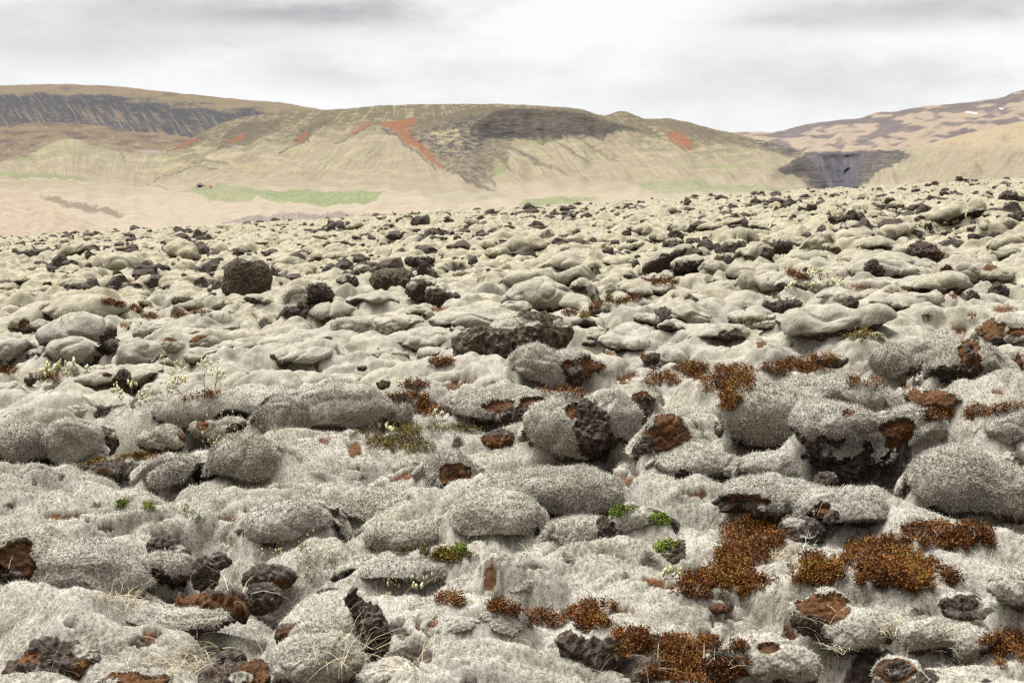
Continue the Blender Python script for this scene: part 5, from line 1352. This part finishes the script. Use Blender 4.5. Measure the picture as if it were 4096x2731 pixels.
    col = paint(col, ca * np.clip(.72 + .5 * sstep(-.3, .1, band), 0, 1), (.034, .029, .027)); col = paint(col, ca * sstep(.45, .75, band), (.11, .087, .062), .8)
    wn2, wy2 = warp(n, y, .5, 430)
    core = pip(wn2, wy2, CORE)
    vert = noise2(n / 5, y / 40, 333) + .5 * noise2(n / 2, y / 18, 334)
    col = paint(col, core * 1.0, (.040, .037, .042)); col = paint(col, core * sstep(.1, .6, vert), (.065, .057, .056), .7)
    # gullies, stream cuts and ledges
    for pts, w_, c_, a_ in LINES:
        col = paint(col, line(wn, wy, pts, w_), c_, a_)
    # green fields
    g = noise2(n / 9, y / 3, 340)
    for poly, a in (([(578, 443), (660, 435), (885, 441), (866, 464), (760, 470), (690, 468), (610, 462)], .95), ([(418, 440), (452, 428), (500, 420), (580, 432), (604, 442), (570, 462), (520, 468), (468, 452)], .75),
                    ([(722, 364), (762, 360), (757, 369), (728, 370)], 1), ([(-300, 390), (0, 397), (100, 400), (232, 409), (150, 413), (0, 404), (-300, 400)], .9), ([(38, 363), (82, 357), (78, 367), (42, 370)], .8),
                    ([(1195, 458), (1300, 451), (1390, 455), (1260, 474), (1190, 478)], .85), ([(1465, 422), (1540, 409), (1600, 417), (1760, 428), (1870, 432), (1750, 442), (1500, 442)], .6), ([(1535, 379), (1700, 372), (1770, 378), (1625, 388)], .5),
                    ([(1196, 326), (1260, 316), (1290, 322), (1240, 334)], .4), ([(100, 335), (200, 330), (260, 350), (120, 362)], .3), ([(960, 440), (1100, 436), (1190, 450), (1000, 470)], .25)):
        col = paint(col, pip(wn, wy, poly) * np.clip(.85 + .4 * g, 0, 1), GRN, a)
    # the track on the right slope
    tr = np.interp(y, [330, 345, 365, 385, 400, 420], [2125, 2140, 2110, 2088, 2070, 2050])
    col = paint(col, sstep(4, 1.5, np.abs(n - tr + 2 * N2)) * sstep(330, 345, y) * sstep(420, 405, y), (0.1043, 0.1088, 0.0563), .8)
    # right slope: pinkish grass, brown scars
    rs = sstep(2060, 2130, n)
    col = paint(col, rs * sstep(350, 330, y), (0.1741, 0.1306, 0.0826), .6)
    col = paint(col, rs * sstep(.3, .7, N1 + .6 * N2), (0.1216, 0.0870, 0.0544), .6)
    # scree bank and brown slope right behind the rim
    col = paint(col, pip(wn, wy, [(430, 540), (545, 503), (640, 490), (700, 494), (760, 485), (850, 494), (900, 500), (840, 520), (600, 540)]) * np.clip(.8 + .7 * N3, .2, 1), (0.0870, 0.0717, 0.0608))
    col = paint(col, pip(wn, wy, [(90, 452), (150, 456), (232, 478), (292, 492), (240, 494), (190, 480), (120, 464)]) * 1.0, (0.0742, 0.0563, 0.0390), .8)
    col = paint(col, pip(wn, wy, [(-300, 430), (0, 432), (60, 450), (150, 490), (300, 545), (200, 570), (-300, 570)]) * np.clip(.6 + .8 * N2, 0, 1), (0.1434, 0.1043, 0.0653), .7)
    return col

V_TOP = [(-700, 380), (-300, 372), (0, 372), (50, 350), (100, 326), (160, 318), (250, 330), (330, 346), (380, 345), (430, 325), (470, 301), (500, 286), (560, 268), (640, 257), (720, 254), (800, 250), (870, 243), (950, 240), (1050, 239), (1150, 239), (1230, 242), (1300, 247), (1340, 252), (1370, 263), (1390, 265), (1420, 256), (1440, 257), (1480, 273), (1535, 272), (1570, 278), (1620, 292), (1690, 307), (1760, 325), (1830, 345), (1850, 350), (1900, 346), (2090, 343), (2150, 325), (2200, 312), (2260, 298), (2300, 288), (2352, 278), (2500, 255), (3050, 225)]
V_BOT = [(-700, 640), (0, 585), (500, 555), (1000, 530), (1665, 480), (2352, 445), (3050, 420)]
def blur(a, nr, nc):
    for ax, n in ((0, nr), (1, nc)):
        for _ in range(2):
            pad = [(0, 0), (0, 0)]; pad[ax] = (n, n + 1); q = np.cumsum(np.pad(a, pad, mode='edge'), axis=ax); m = 2 * n
            a = (np.take(q, range(m, q.shape[ax]), ax) - np.take(q, range(0, q.shape[ax] - m), ax)) / m
            a = np.take(a, range(0, a.shape[ax] - 1), ax) if a.shape[ax] > 0 else a
    return a
SPURS = [([(885, 296), (820, 345), (690, 402)], 110, 45), ([(700, 285), (600, 345), (430, 388)], 90, 34), ([(560, 280), (500, 318), (455, 350)], 70, 26),
         ([(1010, 345), (1040, 372), (1060, 405)], 60, 22), ([(1150, 325), (1185, 370), (1230, 410)], 70, 26), ([(1290, 322), (1360, 372), (1420, 410)], 80, 30),
         ([(1410, 312), (1490, 360), (1570, 400)], 80, 34), ([(1560, 312), (1650, 350), (1740, 382)], 70, 34), ([(120, 330), (170, 352), (200, 380)], 60, 40), ([(2200, 318), (2170, 350), (2130, 390)], 70, 40)]
def valley_dist(U, Y, t):
    w = np.ones_like(U) * (1.25 - .55 * t)
    n, y = U.ravel(), Y.ravel()
    wn, wy = warp(n, y, .6)
    cl = (pip1(wn, wy, CLIFF) | pip1(wn, wy, CANY)).reshape(U.shape)
    core = pip1(wn, wy, CORE).reshape(U.shape)
    w = np.where(cl, w * .25, w); w = np.where(core, w * .12, w)
    # low banks and folds on the valley floor
    w = w * (1 + .55 * noise2(n / 70, y / 5, 350).reshape(U.shape))
    rel = np.zeros_like(U)
    for pts, A, sg in SPURS:
        p = np.array(pts, float); yy = p[:, 1]; xc = np.interp(Y, yy, p[:, 0]); k = sstep(yy[0] - 8, yy[0] + 14, Y) * sstep(yy[-1] + 14, yy[-1] - 14, Y)
        dx = (U - xc) / sg; rel = np.maximum(rel, A * k * np.where(dx < 0, np.exp(-(dx / 1.8) ** 2), np.exp(-dx ** 2)))
    w = blur(w, 3, 9); rel = blur(rel, 12, 14)
    c = np.cumsum(w, 0); c = (c - c[0]) / (c[-1] - c[0])
    far = np.interp(U, [0, 380, 700, 1500, 1850, 2100, 2352], [2300, 2500, 3000, 3000, 2700, 2300, 2300])
    near = np.interp(U, [0, 2352], [560, 520])
    return near + (far - near) * c ** 1.15 - rel
us = np.linspace(-560, 2920, 1900)
sheet('valley', us, V_TOP, V_BOT, 420, valley_dist, valley_cover, 'hill', rough=(5, 4), seed=500)

def left_cover(n, y):
    wn, wy = warp(n, y); N1 = noise2(n / 60, y / 12, 601); N2 = noise2(n / 16, y / 5, 602)
    ty = np.interp(n, *zip(*L_TOP)); dy = y - ty; N3 = noise2(n / 5, y / 3, 603)
    col = np.tile(np.array((0.0870, 0.0653, 0.0416)), (len(n), 1))
    s = streak(n, y, .7, 610)
    dk = sstep(14, 34, dy + 14 * N1 + 8 * N2) * sstep(-.95, .25, s + .35 * N3 + .5 * sstep(75, 30, dy))
    col = paint(col, dk, SLATE, .95)
    col = paint(col, sstep(.25, .65, N2 + .3 * s) * sstep(20, 40, dy), (0.0653, 0.0499, 0.0371), .6)
    col = paint(col, sstep(.2, .6, N1) * sstep(25, 5, dy), (0.0525, 0.0390, 0.0326), .6)
    return col
L_TOP = [(-700, 225), (-300, 204), (0, 196), (80, 194), (150, 193), (250, 197), (350, 208), (450, 218), (560, 229), (640, 235), (700, 245), (760, 257), (850, 275), (1000, 300)]
sheet('mountain', np.linspace(-560, 1000, 600), L_TOP, 400, 150, lambda U, Y, t: 3600 + 1700 * t ** 1.2, left_cover, 'mount', rough=(9, 5), seed=620)

def foot_cover(n, y):
    N1 = noise2(n / 50, y / 10, 651); N2 = noise2(n / 14, y / 4, 652)
    col = np.tile(np.array((0.0826, 0.0589, 0.0371)), (len(n), 1))
    col = paint(col, sstep(.0, .5, N1 + .5 * N2), (0.0454, 0.0358, 0.0294), .85)
    col = paint(col, sstep(.3, .7, N2 - .4 * N1), (0.1306, 0.1043, 0.0653), .5)
    return col
F_TOP = [(-700, 300), (-300, 290), (0, 291), (60, 284), (110, 281), (180, 285), (230, 288), (300, 302), (370, 307), (430, 314), (480, 330), (560, 360)]
sheet('foothill', np.linspace(-560, 560, 420), F_TOP, 400, 90, lambda U, Y, t: 2700 + 600 * t, foot_cover, 'hill', rough=(6, 4), seed=660)

def right_cover(n, y):
    q_ = n + 1.6 * y; N1 = noise2(q_ / 95, y / 16, 701); N2 = noise2(q_ / 30, y / 9, 702); N3 = noise2(n / 7, y / 4, 703)
    ty = np.interp(n, *zip(*R_TOP)); dy = y - ty
    col = np.tile(np.array((0.1478, 0.1133, 0.0826)), (len(n), 1))
    col = paint(col, sstep(-.1, .35, N1 + .6 * N2 + .35 * sstep(30, 5, dy)), (0.0544, 0.0435, 0.0454), .9)
    col = paint(col, sstep(.25, .6, N2 + .4 * N3), (0.0870, 0.0672, 0.0544), .6)
    for q in ((2232, 259, 14, 1.6), (2300, 250, 6, 1.2)):
        col = paint(col, (((n - q[0]) / q[2]) ** 2 + ((y - q[1]) / q[3]) ** 2 < 1) * 1.0, (0.3482, 0.3482, 0.3571))
    return col
R_TOP = [(1500, 306), (1690, 304), (1740, 302), (1775, 304), (1800, 300), (1850, 286), (1900, 279), (1980, 271), (2010, 259), (2060, 256), (2120, 244), (2180, 240), (2250, 232), (2290, 226), (2310, 222), (2325, 213), (2352, 206), (2500, 180), (3050, 165)]
sheet('far_mountain', np.linspace(1500, 2920, 700), R_TOP, 380, 140, lambda U, Y, t: 4300 + 2400 * t ** 1.1, right_cover, 'mount', rough=(13, 8), seed=720)

# the little farm: two low barns on the green of the valley
bpy.context.view_layer.update(); _dg = bpy.context.evaluated_depsgraph_get()
def boxmesh(x0, x1, y0, y1, z0, z1):
    V = [(x, y, z) for z in (z0, z1) for y in (y0, y1) for x in (x0, x1)]
    return V, [(0, 1, 5, 4), (2, 6, 7, 3), (0, 4, 6, 2), (1, 3, 7, 5), (4, 5, 7, 6), (0, 2, 3, 1)]
def barn(px, py, w, h, label, dark_doorway, turn):
    import mathutils
    r = ray(px, py); ok, loc, *_ = S.ray_cast(_dg, (0, 0, CAMH), mathutils.Vector(r).normalized())
    k = loc.y / FPX; W = w * k; H = h * k
    o = bpy.data.objects.new('barn', None); COL.objects.link(o); o.location = (loc.x, loc.y + W * .4, loc.z - .1); o.rotation_euler[2] = turn
    L = W * 1.5; e = H * .58
    V = [(-W / 2, 0, -1), (W / 2, 0, -1), (W / 2, 0, e), (0, 0, H), (-W / 2, 0, e)]; V = V + [(x, L, z) for x, _, z in V]
    me = bpy.data.meshes.new('wall'); me.from_pydata(V, [], [(0, 1, 2, 3, 4), (9, 8, 7, 6, 5), (1, 6, 7, 2), (0, 4, 9, 5)]); me.materials.append(MAT['barn_wall']); link('wall', me, o)
    t = .25; V = []; Fc = []
    for s in (-1, 1):
        q = [(0, H + .05), (s * (W / 2 + .4), e - .25), (s * (W / 2 + .4), e + .05), (0, H + .35)]; b = len(V)
        V += [(x, -.3, z) for x, z in q] + [(x, L + .3, z) for x, z in q]
        Fc += [tuple(b + i for i in f) for f in ((0, 1, 2, 3), (7, 6, 5, 4), (0, 4, 5, 1), (1, 5, 6, 2), (2, 6, 7, 3), (3, 7, 4, 0))]
    me = bpy.data.meshes.new('roof'); me.from_pydata(V, [], Fc); me.materials.append(MAT['barn_roof']); link('roof', me, o)
    V, Fc = boxmesh(-W * dark_doorway / 2, W * dark_doorway / 2, -.06, .05, -.9, e * .95)  # dark panel set on the closed wall stands in for the unlit opening
    me = bpy.data.meshes.new('door'); me.from_pydata(V, [], Fc); me.materials.append(MAT['barn_door']); link('door', me, o)
    tag(o, label, 'barn', None)
barn(798, 751, 30, 19, 'larger barn with a red roof and a dark open end, on green valley land', .55, R(8))
barn(843, 755, 26, 13, 'smaller low barn of weathered red, beside the larger one', .25, R(-35))

# ================================================================ sky, light, camera
w = bpy.data.worlds.new('World'); S.world = w; w.use_nodes = True; nt = w.node_tree; nt.nodes.clear()
SUN_EL, SUN_AZ = R(70), R(-62)           # high on the left
g = NG(nt)
sky = nt.nodes.new('ShaderNodeTexSky'); sky.sky_type = 'NISHITA'; sky.sun_disc = False; sky.sun_elevation = SUN_EL; sky.sun_rotation = SUN_AZ
bg1 = nt.nodes.new('ShaderNodeBackground'); nt.links.new(sky.outputs[0], bg1.inputs[0]); bg1.inputs[1].default_value = .05
sp = nt.nodes.new('ShaderNodeSeparateXYZ'); nt.links.new(g.tc.outputs['Generated'], sp.inputs[0])
az = g.math('ARCTAN2', sp.outputs[0], sp.outputs[1]); el = g.math('ARCSINE', sp.outputs[2])
cmb = nt.nodes.new('ShaderNodeCombineXYZ'); nt.links.new(az, cmb.inputs[0]); nt.links.new(g.math('MULTIPLY', el, 2.6), cmb.inputs[1])
v = cmb.outputs[0]
n1 = g.noise(7, 6, .6, v); n2 = g.noise(19, 5, .6, v); n3 = g.noise(3.0, 3, .5, v)
wz = g.math('MULTIPLY', g.math('SUBTRACT', n2, .5), .10); we = g.math('MULTIPLY', g.math('SUBTRACT', n1, .5), .035)
azw = g.math('ADD', az, wz); elw = g.math('ADD', el, we)
def blob_sky(ax, ey, rx, ry, amp):
    dx = g.math('DIVIDE', g.math('SUBTRACT', azw, ax), rx); dy = g.math('DIVIDE', g.math('SUBTRACT', elw, ey), ry)
    q = g.math('ADD', g.math('MULTIPLY', dx, dx), g.math('MULTIPLY', dy, dy))
    return g.math('MULTIPLY', g.math('EXPONENT', g.math('MULTIPLY', q, -1.0)), amp)
def AE(x, y): return (x * Z - CXP) / FPX, (HOR - y * Z) / FPX
dark = None
for (x, y, rx, ry, amp) in [(720, 45, 300, 36, .44), (150, 70, 380, 80, .28), (2120, 42, 330, 34, .40), (1800, 75, 130, 22, .18), (760, 185, 200, 28, .14), (250, 130, 300, 40, .10),
                            (1560, 215, 260, 40, .10), (1950, 190, 300, 50, .14), (1150, 160, 200, 24, .07), (40, 8, 120, 14, -.22), (1330, 40, 260, 70, -.10), (560, 150, 60, 40, -.06)]:
    a, e = AE(x, y); t = blob_sky(a, e, rx * Z / FPX, ry * Z / FPX, amp)
    dark = t if dark is None else g.math('ADD', dark, t)
val = g.math('SUBTRACT', 1.01, dark)
val = g.math('ADD', val, g.math('MULTIPLY', g.math('SUBTRACT', n1, .5), .46)); val = g.math('ADD', val, g.math('MULTIPLY', g.math('SUBTRACT', n3, .5), .16))
val = g.math('ADD', val, g.math('MULTIPLY', g.math('SUBTRACT', n2, .5), .22))
val = g.mr(val, .3, 1.05, .30, .985)
# an overcast sky is about three times as bright overhead as at the horizon
zen = g.math('ADD', 1.0, g.math('MULTIPLY', g.math('MAXIMUM', g.math('SUBTRACT', sp.outputs[2], .14), 0), ZENITH := 2.2))
# unseen glow added round the sun to strengthen the light from above
sx_, sy_, sz_ = math.sin(SUN_AZ) * math.cos(SUN_EL), math.cos(SUN_AZ) * math.cos(SUN_EL), math.sin(SUN_EL)
cosang = g.math('ADD', g.math('ADD', g.math('MULTIPLY', sp.outputs[0], sx_), g.math('MULTIPLY', sp.outputs[1], sy_)), g.math('MULTIPLY', sp.outputs[2], sz_))
glow = g.math('MULTIPLY', g.math('POWER', g.math('MAXIMUM', cosang, 0), 14.0), 27.0)
val = g.math('MULTIPLY', val, g.math('ADD', zen, glow))
# sky behind the camera dimmed, added to keep camera-facing sides darker
val = g.math('MULTIPLY', val, g.mr(sp.outputs[1], -.55, .25, .45, 1.0))
cc = nt.nodes.new('ShaderNodeCombineColor')
nt.links.new(g.math('MULTIPLY', val, .985), cc.inputs[0]); nt.links.new(g.math('MULTIPLY', val, 1.0), cc.inputs[1]); nt.links.new(g.math('ADD', g.math('MULTIPLY', val, 1.0), .012), cc.inputs[2])
bg2 = nt.nodes.new('ShaderNodeBackground'); nt.links.new(cc.outputs[0], bg2.inputs[0]); bg2.inputs[1].default_value = .80
ms = nt.nodes.new('ShaderNodeMixShader'); ms.inputs[0].default_value = .94; nt.links.new(bg1.outputs[0], ms.inputs[1]); nt.links.new(bg2.outputs[0], ms.inputs[2])
out = nt.nodes.new('ShaderNodeOutputWorld'); nt.links.new(ms.outputs[0], out.inputs[0])

sl = bpy.data.lights.new('sun', 'SUN'); sl.energy = 1.5; sl.angle = R(22); sl.color = (1, .97, .92)
so = bpy.data.objects.new('sun', sl); COL.objects.link(so)
import mathutils
sd_ = mathutils.Vector((math.sin(SUN_AZ) * math.cos(SUN_EL), math.cos(SUN_AZ) * math.cos(SUN_EL), math.sin(SUN_EL)))
so.rotation_euler = sd_.to_track_quat('Z', 'Y').to_euler(); so.location = (0, 0, 50)

cam = bpy.data.cameras.new('camera'); cam.lens = 50; cam.sensor_width = 36; cam.clip_end = 20000; cam.clip_start = .1
co = bpy.data.objects.new('camera', cam); COL.objects.link(co); co.location = (0, 0, CAMH); co.rotation_euler = (math.pi / 2 - TH, 0, 0)
S.camera = co
S.view_settings.view_transform = 'Standard'; S.view_settings.look = 'None'; S.view_settings.exposure = 0.38; S.view_settings.gamma = 1.0
S.cycles.use_denoising = False
S.cycles.max_bounces = 4; S.cycles.diffuse_bounces = 3
